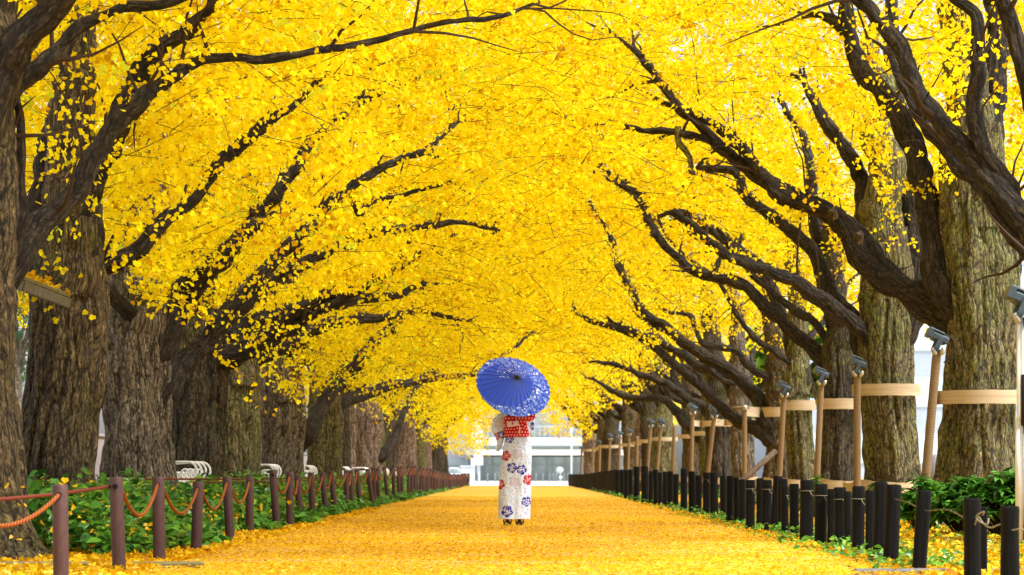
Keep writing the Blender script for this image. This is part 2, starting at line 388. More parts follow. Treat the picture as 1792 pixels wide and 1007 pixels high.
def build_tree(side, i):
    d = (LD if side == 'L' else RD)[i]; x = (LX if side == 'L' else RX)[i]; s = 1 if side == 'L' else -1
    near = 2 if d < 40 else 1 if d < 66 else 0
    sd = i*13 + (1 if side == 'L' else 500)
    R = np.random.default_rng(sd)
    r = {('L',0):.47, ('L',1):.43, ('L',2):.465, ('R',1):.465, ('R',2):.43, ('R',3):.34, ('R',4):.275, ('R',5):.345, ('R',6):.32}.get((side, i), .40+.04*R.random())
    bm = BARK[{('L',0):0,('L',1):0,('L',2):2,('L',3):4,('L',4):1,('L',5):2,('L',6):3,('L',7):1,('L',8):4,('L',9):3,('L',10):3,('L',11):1,('R',0):4,('R',1):1,('R',2):1,('R',3):4,('R',4):1,('R',5):0,('R',6):2,('R',7):4}.get((side,i), int(R.integers(0, 5)))]
    sidew = 'left' if side == 'L' else 'right'
    n = {('L',0):'mossy ginkgo trunk with flared roots, cut off by the left picture edge',
         ('R',0):'yellow ginkgo whose bare dark limbs reach in at the upper right corner',
         ('L',1):'thick ginkgo trunk just behind the small wooden roof',
         ('L',2):'ginkgo with a long low limb forking right beside the white bench',
         ('R',1):'large ginkgo at right with a burlap band and a sawn-off limb stub',
         ('R',2):'green-barked ginkgo between the two nearest burlap poles'}.get((side, i))
    if n is None:
        n = f'{ORD[i]} yellow ginkgo from the near end of the {sidew} row' if i < 12 else f'yellow ginkgo in the merged far end of the {sidew} row'
    root = thing('ginkgo_tree', (x, d, 0), n, 'tree', f'ginkgo trees of the {sidew} row')
    tree_roots[(side, i)] = root; tree_r[(side, i)] = r
    h = {('L',0):3.4, ('L',1):3.2, ('L',2):2.9, ('R',1):4.7, ('R',2):4.2}.get((side, i), 2.5+.7*R.random())
    mb = MB(); top = trunk_mesh((x, d), r, h, sd, near, (s*.12*R.random(), 0), mb)
    tree_axis[(side, i)] = top; wobj('trunk', mb.mesh(True), bm, root)
    lines = []
    tips_ = []
    def limb(pts, rad, traced):
        b = MB(); p, q = limb_mesh(pts, rad, sd+len(lines)*7, near, b); lines.append((p, q, traced))
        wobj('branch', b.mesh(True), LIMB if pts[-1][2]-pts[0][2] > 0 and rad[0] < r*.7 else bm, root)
    for (px, d0, d1, w) in TRACED.get((side, i), []):
        m = len(px); dd = np.linspace(d if abs(d0-d) < .62 and i > 0 else d0, d1, m)
        pts = np.array([P(a, b, e) for (a, b), e in zip(px, dd)]); rad = np.array(w)/2*dd/F*.74
        tips_.append((pts[-1].copy(), unit(pts[-1]-pts[-2]), rad[-1]))
        if np.hypot(pts[0][0]-x, pts[0][1]-d) < r*2.2 and side+str(i) != 'L0' or (side == 'L' and i == 0):
            if pts[0][2] < h+1.2:
                pts = np.vstack([[x + (pts[0][0]-x)*.12, d+.02, max(.9, pts[0][2]-.45-.25*abs(pts[0][0]-x))], pts]); rad = np.concatenate([[min(rad[0]*.6, r*.45)], np.minimum(rad, r*.72)])
        limb(pts, rad, True)
        for k in range(m-1):
            cull_seg.append((*px[k], *px[k+1], (w[k]+w[k+1])/4, min(dd[k], dd[k+1])))
    k0 = len(TRACED.get((side, i), []))
    # leader and the limbs nobody traced
    for k in range(max(2, (5 if side == 'L' or k0 == 0 else 4)-k0) if d > 24 else 1):
        lead = k == 0
        z0 = h*.74 if lead else (1.7+.9*R.random() if d < 36 else 2.15+.7*R.random())
        a = (R.random()-.5)*1.5
        reach = (.4 if lead else 3.2+1.8*R.random() if d < 36 else 2.2+1.6*R.random()); rise = (4.0 if lead else 1.5+1.9*R.random() if d < 36 else 2.4+1.9*R.random())
        dirx = s*math.cos(a) if (k != 2 or d < 40) else -s*math.cos(a)*.8; diry = math.sin(a)
        t = np.linspace(0, 1, 8)
        ptsx = x + dirx*((0 if lead else -r*.3)+reach*t**.9); ptsy = d + diry*reach*t - .25*(d > 30)*t; z = z0 + rise*t**(.85 if R.random() < .5 else 1.15)
        if lead:
            ax0 = top[np.argmin(np.abs(top[:, 2]-z0))]; ax1 = top[-1]; ptsx = ax0[0]+(ax1[0]-ax0[0])*np.minimum(t*3, 1)+s*.25*t**2; ptsy = ax0[1]+(ax1[1]-ax0[1])*np.minimum(t*3, 1)
        pts = np.stack([ptsx, ptsy, z], -1); pts[(2 if lead else 1):] += (.35 if lead else 1)*(R.random((6 if lead else 7, 3))-.5)*np.array([.35, .35, .30])
        r0 = r*(.86 if lead else .30+.14*R.random() if d < 36 else .19+.12*R.random())
        limb(pts, r0*(1-(.72 if lead else .86)*t)+.004, False)
    branch_lines[(side, i)] = lines
    # side shoots: thinner crooked branches growing from the limbs
    b = MB(); nsh = 0
    for (p, q, tr) in lines:
        m = max(3, int(len(p)*(.03 if near == 2 else .06 if near == 1 else .2)*(1.0)*2.2))
        for k in range(m):
            j = int(len(p)*(.22+.76*R.random())); j = min(j, len(p)-2)
            if q[j] > .13: continue
            T = p[j+1]-p[j]; T /= np.linalg.norm(T)+1e-9
            v = T*.5 + R.normal(size=3)*.55 + np.array([0, 0, .45]); v /= np.linalg.norm(v)
            ln = (.35+.9*R.random()); a = p[j]; pts = [a]; 
            for e in range(4):
                v = v + R.normal(size=3)*.22; v /= np.linalg.norm(v); a = a+v*ln/4; pts.append(a)
            rr = min(q[j]*.55, .012+.016*R.random())
            V, f, bk = tube_np(np.array(pts), np.linspace(rr, .003, 5), 5, False)
            b.add(V, f, bk=bk); nsh += 1
    for (tp, tv, tr_) in tips_:                      # every limb runs out in a fork of crooked twigs
        for k in range(4):
            v = unit(tv + R.normal(size=3)*.38); a = tp - tv*.05*k; pts = [a]; ln = .55+.9*R.random()
            for e in range(6):
                v = unit(v + R.normal(size=3)*.28); a = a+v*ln/6; pts.append(a)
            V, f, bk = tube_np(np.array(pts), np.linspace(min(tr_*.75, .022), .003, 7), 5, False); b.add(V, f, bk=bk); nsh += 1
    shoots[(side, i)] = b if nsh else None
for i in range(len(LD)): build_tree('L', i)
for i in range(len(RD)): build_tree('R', i)

# ------------------------------------------------------------------ leaves
ZX = np.array([-9,-6,-4.6,-3.7,-3,-2,-1,0,1,2,3,4,5,8.5]); ZU = np.array([2.9,2.8,2.75,2.15,2.05,2.35,2.75,3.15,3.2,3.05,3.0,3.35,3.6,3.4])
seg = np.array(cull_seg)
def project(p):
    return np.stack([CX+p[:, 0]*F/p[:, 1], HY-(p[:, 2]-EH)*F/p[:, 1]], -1)
def blocked(p, margin=4):
    """points standing between the eye and a bare stretch of limb"""
    q = project(p); out = np.zeros(len(p), bool)
    for (x0, y0, x1, y1, w, d) in seg:
        c = np.nonzero((p[:, 1] < d+.15) & (q[:, 0] > min(x0, x1)-w-margin) & (q[:, 0] < max(x0, x1)+w+margin) & (q[:, 1] > min(y0, y1)-w-margin) & (q[:, 1] < max(y0, y1)+w+margin))[0]
        if not len(c): continue
        dx, dy = x1-x0, y1-y0; t = np.clip(((q[c, 0]-x0)*dx+(q[c, 1]-y0)*dy)/(dx*dx+dy*dy+1e-9), 0, 1)
        dist = np.hypot(q[c, 0]-x0-t*dx, q[c, 1]-y0-t*dy)
        out[c[dist < w+margin]] = True
    return out
def density(p):
    X, Y, Z = p.T
    zu = np.interp(X, ZX, ZU) + (fbm(p*np.array([.9, .55, 0]), 21)-.5)*1.5
    zu = zu - .75*np.clip((Y-96)/8, 0, 1)*np.clip((np.abs(X+.1)-1.5)/.6, 0, 1)
    zt = 9.6 - .05*X**2
    n = fbm(p*np.array([1.0, .8, 1.5]), 33, 3)
    den = np.clip((n-.37)/.11, 0, 1)
    low = np.clip((Z-zu)/.45, 0, 1)
    den = den*low*(Z < zt)
    # thin near the trunks on the right where limbs stand bare
    bare = np.clip((100-Y)/6, 0, 1)*np.clip((X-1.5)/2.0, 0, 1)*np.clip((zu+2.1-Z)/1.6, 0, 1)
    den *= 1-.52*bare
    # near the camera only the tops and loose sprays
    edge = np.clip((Y-20.5)/3.0, 0, 1)
    leftspray = (X < -1.2)*.95*np.clip((Y-16.0)/1.0, 0, 1) + (X > 3.2)*(Z > 3.0)*.65*np.clip((Y-17.5)/1.0, 0, 1)
    over = .8*(Z > EH+.207*Y+.35)*np.clip((Y-12)/1.0, 0, 1)  # unseen crown leaves above the frame, added to shade the foreground
    den *= np.maximum(np.maximum(edge, leftspray*(1-edge)), over*(1-edge))
    den *= np.clip((118.5-Y)/2, 0, 1)
    return den
def twig_field(y0, y1, per_m3, seed):
    R = np.random.default_rng(seed)
    vol = (y1-y0)*16.5*7.2; n = int(vol*per_m3*8.2/7.2)
    p = np.stack([R.uniform(-8.2, 8.3, n), R.uniform(y0, y1, n), R.uniform(1.6, 9.8, n)], -1)
    if seed == 45: p = p[((p[:, 0] < -1.7) | ((p[:, 0] > 3.0) & (p[:, 2] > 2.9))) & (fbm(p*1.1, 91) > .47)]
    q = project(p); vis = (q[:, 0] > -160) & (q[:, 0] < 1950) & (q[:, 1] > -330 - 900*(p[:, 1] < 23))
    p = p[vis]; p = p[R.random(len(p)) < density(p)]
    return p, R
def leaf_geo(C, A, N, S, fan):
    """C centre (stem end), A leaf axis, N normal, S size"""
    B = np.cross(N, A); S = S[:, None]
    if fan:
        prof = [(0,0,0),(-.56,.52,.10),(-.34,.90,.06),(0,.80,-.04),(.34,.90,.06),(.56,.52,.10)]
        fc = [(0,3,2,1),(0,5,4,3)]
    else:
        prof = [(0,0,0),(-.55,.66,.06),(0,.95,-.03),(.55,.66,.06)]
        fc = [(0,3,2,1)]
    k = len(prof)
    V = np.stack([C + S*(B*u+A*v+N*w) for (u, v, w) in prof], 1).reshape(-1, 3)
    base = np.arange(len(C))[:, None]*k
    Fc = np.concatenate([base+np.array(f)[None] for f in fc])
    return V, Fc, k
zones = [(12.0, 33, 13.5, 26, .054, True, 41), (33, 52, 11.5, 24, .060, False, 42), (52, 80, 5.2, 20, .072, False, 43), (80, 119, 3.6, 17, .090, False, 44), (16.4, 26, 13, 24, .056, True, 45)]
parts = {}
for (y0, y1, ptw, nl, size, fan, seed) in zones:
    p, R = twig_field(y0, y1, ptw, seed)
    m = len(p)
    side = np.where(p[:, 0] + R.normal(size=m)*.5 < .3, -1, 1)
    out = np.stack([-side*1.0, R.normal(size=m)*.8, .25+.35*R.normal(size=m)], -1) + R.normal(size=(m, 3))*.35
    out = unit(out); ln = R.uniform(.35, .85, m)
    t = np.repeat(np.linspace(0, 1, nl)[None], m, 0) + R.normal(size=(m, nl))*.02
    bend = np.stack([0*t, 0*t, -.30*t**2], -1)*ln[:, None, None]
    C = p[:, None] + out[:, None]*(t*ln[:, None])[..., None] + bend + R.normal(size=(m, nl, 3))*np.array([.055, .055, .05])
    A = unit(R.normal(size=(m, nl, 3))*.8 + out[:, None]*.35 + np.array([0, 0, -.45]))
    N = unit(np.cross(A, R.normal(size=(m, nl, 3)) + np.array([0.2, -.5, .7])))
    S = size*R.uniform(.65, 1.25, (m, nl))
    tone = np.clip(.48 + .17*R.normal(size=(m, nl)) + .20*R.normal(size=(m, 1)) + (fbm(p*np.array([.22, .12, .22]), 71)-.5)[:, None]*.55, 0, .94)
    gr = (R.random((m, 1)) < .02); tone = np.where(gr, 1., tone)
    C = C.reshape(-1, 3); keep = ~(blocked(C) & (np.repeat(R.random(m), nl) < np.where(C[:, 0] < 0, .80, .90)))
    own_side = np.repeat(side, nl); own_y = np.repeat(p[:, 1] + R.normal(size=m)*.8, nl)
    tk = ~blocked(p, 4)
    for sd, D in (('L', LD), ('R', RD)):
        D = np.array(D); mid = (D[1:]+D[:-1])/2
        sgn = -1 if sd == 'L' else 1
        idx = np.searchsorted(mid, own_y); tidx = np.searchsorted(mid, p[:, 1])
        for i in range(len(D)):
            sel = keep & (own_side == sgn) & (idx == i)
            if not sel.any(): continue
            V, fc, k = leaf_geo(C[sel], A.reshape(-1, 3)[sel], N.reshape(-1, 3)[sel], S.ravel()[sel], fan)
            parts.setdefault((sd, i), MB()).add(V, [fc], tint=np.repeat(tone.ravel()[sel], k))
            ts = (side == sgn) & (tidx == i) & tk & (np.arange(m) % 9 < 5)
            if y0 < 60 and ts.any():
                tb = parts.setdefault((sd, i, 't'), MB())
                # each twig: a thin three-sided stick in two pieces
                a = p[ts]; o_ = out[ts]; l_ = ln[ts][:, None]
                pts = np.stack([a - o_*l_*.35, a + o_*l_*.4 - np.array([0, 0, .05])*l_, a + o_*l_*.95 - np.array([0, 0, .27])*l_], 1)
                u = unit(np.cross(o_, np.array([0.1, .2, 1.]))); w = np.cross(o_, u)
                rr = np.array([.0042, .003, .0012])*(1.0 if fan else 1.5)
                V = np.stack([pts[:, q] + rr[q]*(math.cos(c)*u+math.sin(c)*w) for q in range(3) for c in (0, 2.094, 4.189)], 1).reshape(-1, 3)
                b0 = np.arange(len(a))[:, None]*9
                fq = np.concatenate([b0+np.array([q*3+e, q*3+(e+1) % 3, q*3+3+(e+1) % 3, q*3+3+e])[None] for q in range(2) for e in range(3)])
                tb.add(V, [fq])
nleaf = 0
for key, root in tree_roots.items():
    lf, tw, sh = parts.get(key), parts.get(key+('t',)), shoots.get(key)
    V = []; Fs = []; tint = []; mi = []; off = 0
    for b, k in ((lf, 0), (tw, 1), (sh, 1)):
        if b is None: continue
        for v_ in b.v: V.append(v_)
        for arrs in b.f.values():
            for a in arrs: Fs.append(a+off); mi.append(np.full(len(a), k, np.int32))
        tint.append(np.concatenate(b.a['tint']) if k == 0 else np.zeros(b.n)); off += b.n
    if not V: continue
    me = np_mesh(np.concatenate(V), Fs, False, {'tint': ('FLOAT', np.concatenate(tint))}); nleaf += off
    o = wobj('crown', me, GINKGO, root); me.materials.append(TWIG); me.polygons.foreach_set('material_index', np.concatenate(mi))
print('leaf verts', nleaf)

# fallen leaves on the path and verges (uncountable)
def litter(n, xr, dr, size, seed, z=.012, pw=1.0, lift=.25):
    R = np.random.default_rng(seed)
    d = dr[0]*(dr[1]/dr[0])**(R.random(n)**pw); x = R.uniform(xr[0], xr[1], n)
    C = np.stack([x, d, z+R.random(n)*.012], -1)
    A = unit(np.stack([R.normal(size=n), R.normal(size=n), np.abs(R.normal(size=n))*lift], -1))
    N = unit(np.cross(A, np.cross(np.array([0, 0, 1.])+R.normal(size=(n, 3))*lift, A)))
    S = size*R.uniform(.6, 1.2, n)
    V, fc, k = leaf_geo(C, A, N, S, True)
    tone = np.clip(.55+.22*R.normal(size=n)+(fbm(np.stack([x*.6, d*.5, 0*x], -1), seed)-.5)*.7, 0, 1)
    return V, fc, np.repeat(tone, k)
b = MB()
for a in ((80000, (-2.7, 2.8), (13.5, 60), .027, 1), (26000, (-4.6, -2.4), (13.5, 40), .050, 2), (30000, (2.5, 6.0), (13.5, 45), .050, 3)):
    V, f, t = litter(a[0], a[1], a[2], a[3], a[4], pw=1.0, lift=.35 if a[4] > 1 else .12); b.add(V, [f], tint=t)
_R = np.random.default_rng(6); n_ = 1500; d_ = 15.8*(60/15.8)**_R.random(n_); x_ = -2.85-1.9*_R.random(n_); h_ = .16+.42*np.clip((-2.8-x_)/.75, 0, 1)*_R.random(n_)
A_ = unit(_R.normal(size=(n_, 3))*np.array([1, 1, .5])); N_ = unit(np.cross(A_, np.cross(np.array([0, -.3, 1.])+_R.normal(size=(n_, 3))*.5, A_)))
V, f, k_ = leaf_geo(np.stack([x_, d_, h_], -1), A_, N_, .045*_R.uniform(.6, 1.2, n_), True); b.add(V, [f], tint=np.repeat(np.clip(.6+.25*_R.normal(size=n_), 0, 1), k_))
tag(obj('fallen_leaves', b.mesh(False), FALLEN), 'yellow fallen ginkgo leaves strewn over path and verges', 'leaves', kind='stuff')

# ------------------------------------------------------------------ left ground cover
def foliage(n, spots, seed, size, asp=.7, z_lo=.0):
    """spots: function giving base positions and top heights"""
    R = np.random.default_rng(seed)
    x, d, hh = spots(R, n)
    t = R.random(n)**.55
    C = np.stack([x, d, z_lo + hh*t], -1)
    A = unit(np.stack([R.normal(size=n), R.normal(size=n)-.35, .35*R.normal(size=n)-.25], -1))
    N = unit(np.cross(A, np.cross(np.array([0, -.25, 1.])+R.normal(size=(n, 3))*.42, A)))
    S = size*R.uniform(.55, 1.35, n)[:, None]; B = np.cross(N, A)
    prof = [(0,0,0),(-.42*asp,.22,.05),(-.50*asp,.5,.06),(-.24*asp,.82,-.01),(0,1.06,-.12),(.24*asp,.82,-.01),(.50*asp,.5,.06),(.42*asp,.22,.05),(0,.5,-.03)]
    V = np.stack([C+S*(B*u+A*v+N*w) for u, v, w in prof], 1).reshape(-1, 3)
    b0 = np.arange(n)[:, None]*9
    fc = np.concatenate([b0+np.array(f)[None] for f in ((0,8,2,1),(8,4,3,2),(0,7,6,8),(8,6,5,4))])
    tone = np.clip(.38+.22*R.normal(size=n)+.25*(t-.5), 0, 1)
    return V, fc, np.repeat(tone, 9)
def left_bed(R, n):
    d = 17.1*(118/17.1)**R.random(n)
    edge = -2.72 - .45*np.clip((18.2-d)/2, 0, 1) + (fbm(np.stack([d*.9, 0*d, 0*d+3], -1), 9)-.5)*.7 - .25*np.clip((27-d)/4, 0, 1)*np.clip((d-19.5)/2, 0, 1)
    u = R.random(n)**1.3
    x = edge - u*(2.6+0*d)
    hh = (.08+.44*np.clip((edge-x)/.75, 0, 1))*(.30+1.25*fbm(np.stack([x*2, d*1.2, 0*d], -1), 5))
    return x, d, hh
b = MB(); V, f, t = foliage(54000, left_bed, 77, .092); b.add(V, [f], tint=t)
tag(obj('ground_cover', b.mesh(True), GREEN), 'low glossy green ground cover filling the bed behind the rope fence', 'ground cover', kind='stuff')
def right_weeds(R, n):
    d = 14.8*(100/14.8)**R.random(n)
    x = 2.60 + .14*R.normal(size=n) + .004*d
    ok = fbm(np.stack([d*1.6, 0*d, 0*d+9], -1), 4)
    hh = .02+.13*np.clip((ok-.35)*3, 0, 1)
    return x, d, hh
b = MB(); V, f, t = foliage(9000, right_weeds, 78, .045, .8); b.add(V, [f], tint=np.clip(t+.15, 0, 1))
V, f, t = foliage(7000, lambda R, n: (R.uniform(2.9, 5.2, n), R.uniform(14, 26, n), .02+.05*R.random(n)), 79, .045, .4); b.add(V, [f], tint=np.clip(t+.1, 0, 1))
V, f, t = foliage(5000, lambda R, n: (R.uniform(4.6, 8.5, n), R.uniform(30, 80, n), .05+.25*R.random(n)), 80, .08, .6); b.add(V, [f], tint=t)
tag(obj('weeds', b.mesh(True), GREEN), 'small green weeds growing at the foot of the black stakes', 'weeds', kind='stuff')
# right shrubs
def shrub(px, d, h, w, seed, label, n=900, size=.13):
    x = (px-CX)*d/F
    root = thing('leafy_shrub', (x, d, 0), label, 'shrub', 'shrubs behind the black stakes')
    R = np.random.default_rng(seed)
    # whorls of long leaves at the shoot tips
    b = MB(); st = MB(); nw = n//9
    ang = R.uniform(0, 6.28, nw); rr = np.sqrt(R.random(nw))*w; hz = h*(1-.45*(rr/w)**2)*R.uniform(.45, 1.0, nw)
    tips = np.stack([rr*np.cos(ang), rr*np.sin(ang)*.8, hz], -1)
    for tp in tips:
        st.tube(np.array([[tp[0]*.2, tp[1]*.2, -.02], [tp[0]*.6, tp[1]*.6, tp[2]*.6], tp]), [.007, .005, .003], 5, False)
    C = np.repeat(tips, 9, 0); m = len(C)
    a = np.tile(np.arange(9)*2.4, nw)+np.repeat(R.random(nw)*6, 9)
    A = unit(np.stack([np.cos(a), np.sin(a), R.normal(size=m)*.35-.15], -1)); N = unit(np.cross(A, np.cross(np.array([0, 0, 1.])+R.normal(size=(m, 3))*.2, A)))
    S = size*R.uniform(.7, 1.2, m)[:, None]; B = np.cross(N, A); asp = .42
    prof = [(0,0,0),(-.42*asp,.28,.05),(-.50*asp,.55,.06),(-.24*asp,.85,-.03),(0,1.06,-.16),(.24*asp,.85,-.03),(.50*asp,.55,.06),(.42*asp,.28,.05),(0,.5,-.02)]
    V = np.stack([C+S*(B*u+A*v+N*q) for u, v, q in prof], 1).reshape(-1, 3)
    b0 = np.arange(m)[:, None]*9
    fc = np.concatenate([b0+np.array(f)[None] for f in ((0,8,2,1),(8,4,3,2),(0,7,6,8),(8,6,5,4))])
    tone = np.repeat(np.clip(.42+.2*R.normal(size=m), 0, 1), 9)
    b.add(V, [fc], tint=tone)
    obj('foliage', b.mesh(True), GREEN, root); obj('stems', st.mesh(True), TWIG, root)
shrub(1762, 22.5, .66, .42, 1, 'big glossy green shrub below the large banded ginkgo at right', 1500)
shrub(1690, 23.2, .60, .36, 2, 'green shrub behind the lone pair of black stakes at right', 1200)
shrub(1618, 25.0, .60, .34, 3, 'green shrub at the foot of the leaning burlap pole', 1000)
shrub(1548, 27.5, .62, .22, 4, 'small green sprig showing above the tallest near black stakes', 400)
shrub(1425, 31.5, .58, .20, 5, 'tiny green sprig between black stakes below the white lamp post', 200)

# ------------------------------------------------------------------ left rope fence
POSTM = grain('painted_brown_post', (.046,.021,.021), (.082,.040,.037), 40, .55, (1,1,.3), .25)
ROPEM = mat('orange_rope', .9, (.42,.12,.03), .1); t_ = NT(ROPEM)
co = t_.coord(attr='bk', scale=(1,1,1)); w_ = t_.n('ShaderNodeTexWave', wave_type='BANDS', bands_direction='DIAGONAL'); w_.inputs['Scale'].default_value = 22; w_.inputs['Distortion'].default_value = 1.5; t_.l(co, w_.inputs['Vector'])
t_.col(t_.ramp(w_.outputs['Fac'], [(.1, (.16,.040,.010)), (.8, (.32,.10,.026))])); t_.bump(w_.outputs['Fac'], .8, .006)
DROPE = mat('dark_red_rope', .9, (.13,.032,.020), .1)
HOLE = mat('drilled_hole', .9, (.01,.008,.007), .1)
def lathe(prof, n=24, seed=0, wob=.0):
    th = np.linspace(0, 2*np.pi, n, endpoint=False); m = len(prof)
    prof = np.array(prof, float)
    R = prof[:, :1]*(1 + wob*(fbm(np.stack([np.cos(th)*2, np.sin(th)*2, th*0+seed], -1), seed)-.5)[None])
    V = np.stack([R*np.cos(th), R*np.sin(th), prof[:, 1:]*np.ones((1, n))], -1).reshape(-1, 3)
    i = np.arange(m-1)[:, None]*n; j = np.arange(n)[None]; j2 = (j+1) % n
    q = np.stack([i+j, i+j2, i+n+j2, i+n+j], -1).reshape(-1, 4)
    V = np.vstack([V, [0, 0, prof[0, 1]], [0, 0, prof[-1, 1]]]); a = m*n; j = np.arange(n); j2 = (j+1) % n
    tri = np.vstack([np.stack([j2, j, np.full(n, a)], -1), np.stack([(m-1)*n+j, (m-1)*n+j2, np.full(n, a+1)], -1)])
    return V, [q, tri]
# (x at top, x at base, top y, depth)
LP = [(105,107,848,12.8),(203,209,835,14.5),(277,279,834,16.3),(347,343,843,18.3),(397,403,834,21.2),(437,437,834,24.0),(477,485,822,25.6),(507,507,826,26.8),(521,524,832,29.2),(544,547,827,31.2),(564,571,827,33.4),(579,587,824,35.4),(606,607,823,38.0),(614,616,823,39.0),(624,631,821,41.0),(643,653,820,43.2),(653,655,818,45.0),(660,663,820,46.2),(672,680,817,48.5),(688,690,817,51),(697,698,818,53),(703,704,816,55)]
dd = 57.5; 
while dd < 117:
    x = CX - (2.78-.004*(dd-57))*F/dd
    zt = .80 - .20*np.clip((dd-66)/20, 0, 1)
    LP.append((x+random.uniform(-2, 2), x, HY-(zt+random.uniform(-.03, .03)-EH)*F/dd, dd)); dd += 1.55
post_tops = []
pr = .044
V, f = lathe([(pr*.98, -.1), (pr, .0), (pr*1.0, .5), (pr*.99, .985), (pr*.90, 1.0)], 24)
pm = MB().add(V, f).mesh(True); pm.materials.append(POSTM)
V2, f2 = lathe([(.017, -.002), (.017, .0035)], 16); hm = MB().add(V2, f2).mesh(False); hm.materials.append(HOLE)
first_post = None
for k, (xt, xb, yt, d) in enumerate(LP):
    b0 = P(xb, 0, d); zt = EH+(HY-yt)*d/F; tx = (xt-CX)*d/F
    if k == 0: lab = 'nearest brown round post, with a yellow leaf standing on its top'
    elif k == 1: lab = 'tall leaning brown post where the rope comes in taut from left'
    elif k == 7: lab = 'brown post with a small yellow leaf stuck to its side'
    elif k < 20: lab = f'{ORD[k]} brown round post from the near end of the rope fence'
    else: lab = 'brown round post in the crowded far stretch of the rope fence'
    t = thing('fence_post', (b0[0], d, 0), lab, 'post', 'brown posts of the rope fence')
    o = bpy.data.objects.new('post', pm); COL.objects.link(o); o.parent = t; o.scale = (1, 1, zt)
    ax = (tx-b0[0])/zt
    t.rotation_euler = (0, math.atan(ax), 0)
    hp = np.array([b0[0]+ax*(zt-.06), d-pr, zt-.06])
    if d < 40:
        h_ = bpy.data.objects.new('rope_hole', hm); COL.objects.link(h_); h_.parent = t
        h_.location = (.0, -pr+.0005, zt-.06); h_.rotation_euler = (math.pi/2, 0, 0)
    post_tops.append((b0[0]+ax*(zt-.06), d, zt-.06))
def rope(a, c, sag, r, m, n=16, sides=8):
    t = np.linspace(0, 1, n)
    p = np.outer(1-t, a)+np.outer(t, c); p[:, 2] -= sag*4*t*(1-t)
    V, f, bk = tube_np(p, r, sides, True); return p, MB().add(V, f, bk=bk).mesh(True)
skip = {1, 6}
pts0 = [(-3.05, 11.6, .60)] + post_tops
for k in range(len(pts0)-1):
    a, c = np.array(pts0[k]), np.array(pts0[k+1])
    if k in skip: continue
    a = a + np.array([.02, .046, 0]); c = c + np.array([.0, -.046, 0])
    if k == 0: lab = 'orange rope sagging in from the left edge to the nearest post'
    elif k < 16: lab = f'orange rope sagging between the {ORD[k-1]} and {ORD[k]} brown posts'
    else: lab = 'orange rope sagging between two far brown posts'
    sag = .20 if k < 20 else .17
    _, me = rope(a, c, sag, .0125, ROPEM, 20)
    o = obj('sagging_rope', me, ROPEM); me.transform(Matrix.Translation(-Vector(a))); o.location = a
    tag(o, lab, 'rope', 'orange ropes of the fence')
_, me = rope(P(-30, 876, 12.6), np.array(post_tops[1])+np.array([-.044, 0, 0]), .01, .011, DROPE); tag(obj('taut_rope', me, DROPE), 'dark red taut rope running from the left edge to the leaning post', 'rope')
_, me = rope(np.array([-3.42, 21, .585]), np.array([-3.35, 54, .60]), .03, .010, DROPE, 40); tag(obj('taut_rope', me, DROPE), 'dark red taut rope running level above the green bed', 'rope')
_, me = rope(np.array([-3.30, 23.5, .545]), np.array([-3.25, 52, .575]), .03, .009, DROPE, 40); tag(obj('taut_rope', me, DROPE), 'lower dark taut rope running just under the level one', 'rope')
# markers
MK = mat('yellow_plastic', .5, (.80,.55,.02)); MK2 = mat('pale_wood', .8, (.50,.33,.12))
def marker(px, y0, y1, d, m, lab, w):
    x = (px-CX)*d/F; h = EH+(HY-y0)*d/F
    b = MB(); b.box(-w/2, w/2, -.004, .004, -.05, h*.93, bev=.001); b.add(np.array([[-w/2,-.004,h*.93+.0005],[w/2,-.004,h*.93+.0005],[w/2,.004,h*.93+.0005],[-w/2,.004,h*.93+.0005],[0,-.004,h],[0,.004,h]]), [np.array([[0,1,4],[2,3,5]]), np.array([[1,2,5,4],[3,0,4,5]])])
    tag(obj('plant_marker', b.mesh(), m, loc=(x, d, 0)), lab, 'plant marker')
marker(457, 880, 907, 27.0, MK, 'yellow plastic marker stake under the sagging orange rope', .030)
marker(414, 903, 932, 24.0, MK2, 'thin pale wooden marker stake standing in yellow leaves', .014)
# edging
ED = grain('old_edging', (.10,.085,.03), (.24,.20,.08), 18, .8, (.2,1,1)); EDR = grain('stone_edging', (.09,.095,.085), (.16,.16,.15), 20, .8)
b = MB(); b.box(-5.5, -2.12, -.06, .06, -.06, .045, bev=.012); tag(obj('timber_edging', b.mesh(), ED, loc=(0, 15.35, 0)), 'low mossy timber edging across the leaves at bottom left', 'edging')
b = MB(); b.box(2.12, 5.2, -.07, .07, -.06, .035, bev=.012); tag(obj('stone_edging', b.mesh(), EDR, loc=(0, 14.45, 0)), 'low grey stone edging under the stakes at bottom right', 'edging')

# ------------------------------------------------------------------ black stakes
STK = mat('black_charred_stake', .55, (.012,.012,.013), .14); t_ = NT(STK)
co = t_.coord('Object', (1,1,.35)); f_ = t_.noise(co, 55, 5, .7); g_ = t_.noise(t_.coord('Object', (1,1,.2)), 9, 3)
t_.col(t_.ramp(g_, [(.35, (.001,.0013,.002)), (.7, (.0035,.004,.0055))])); t_.bump(f_, .9, .012)
STOP = grain('stake_end_grain', (.02,.018,.016), (.07,.06,.045), 30, .7)
WIRE = mat('rusty_wire', .5, (.10,.09,.08), .4, .6); WEND = mat('pale_wire_end', .6, (.22,.20,.13), .3)
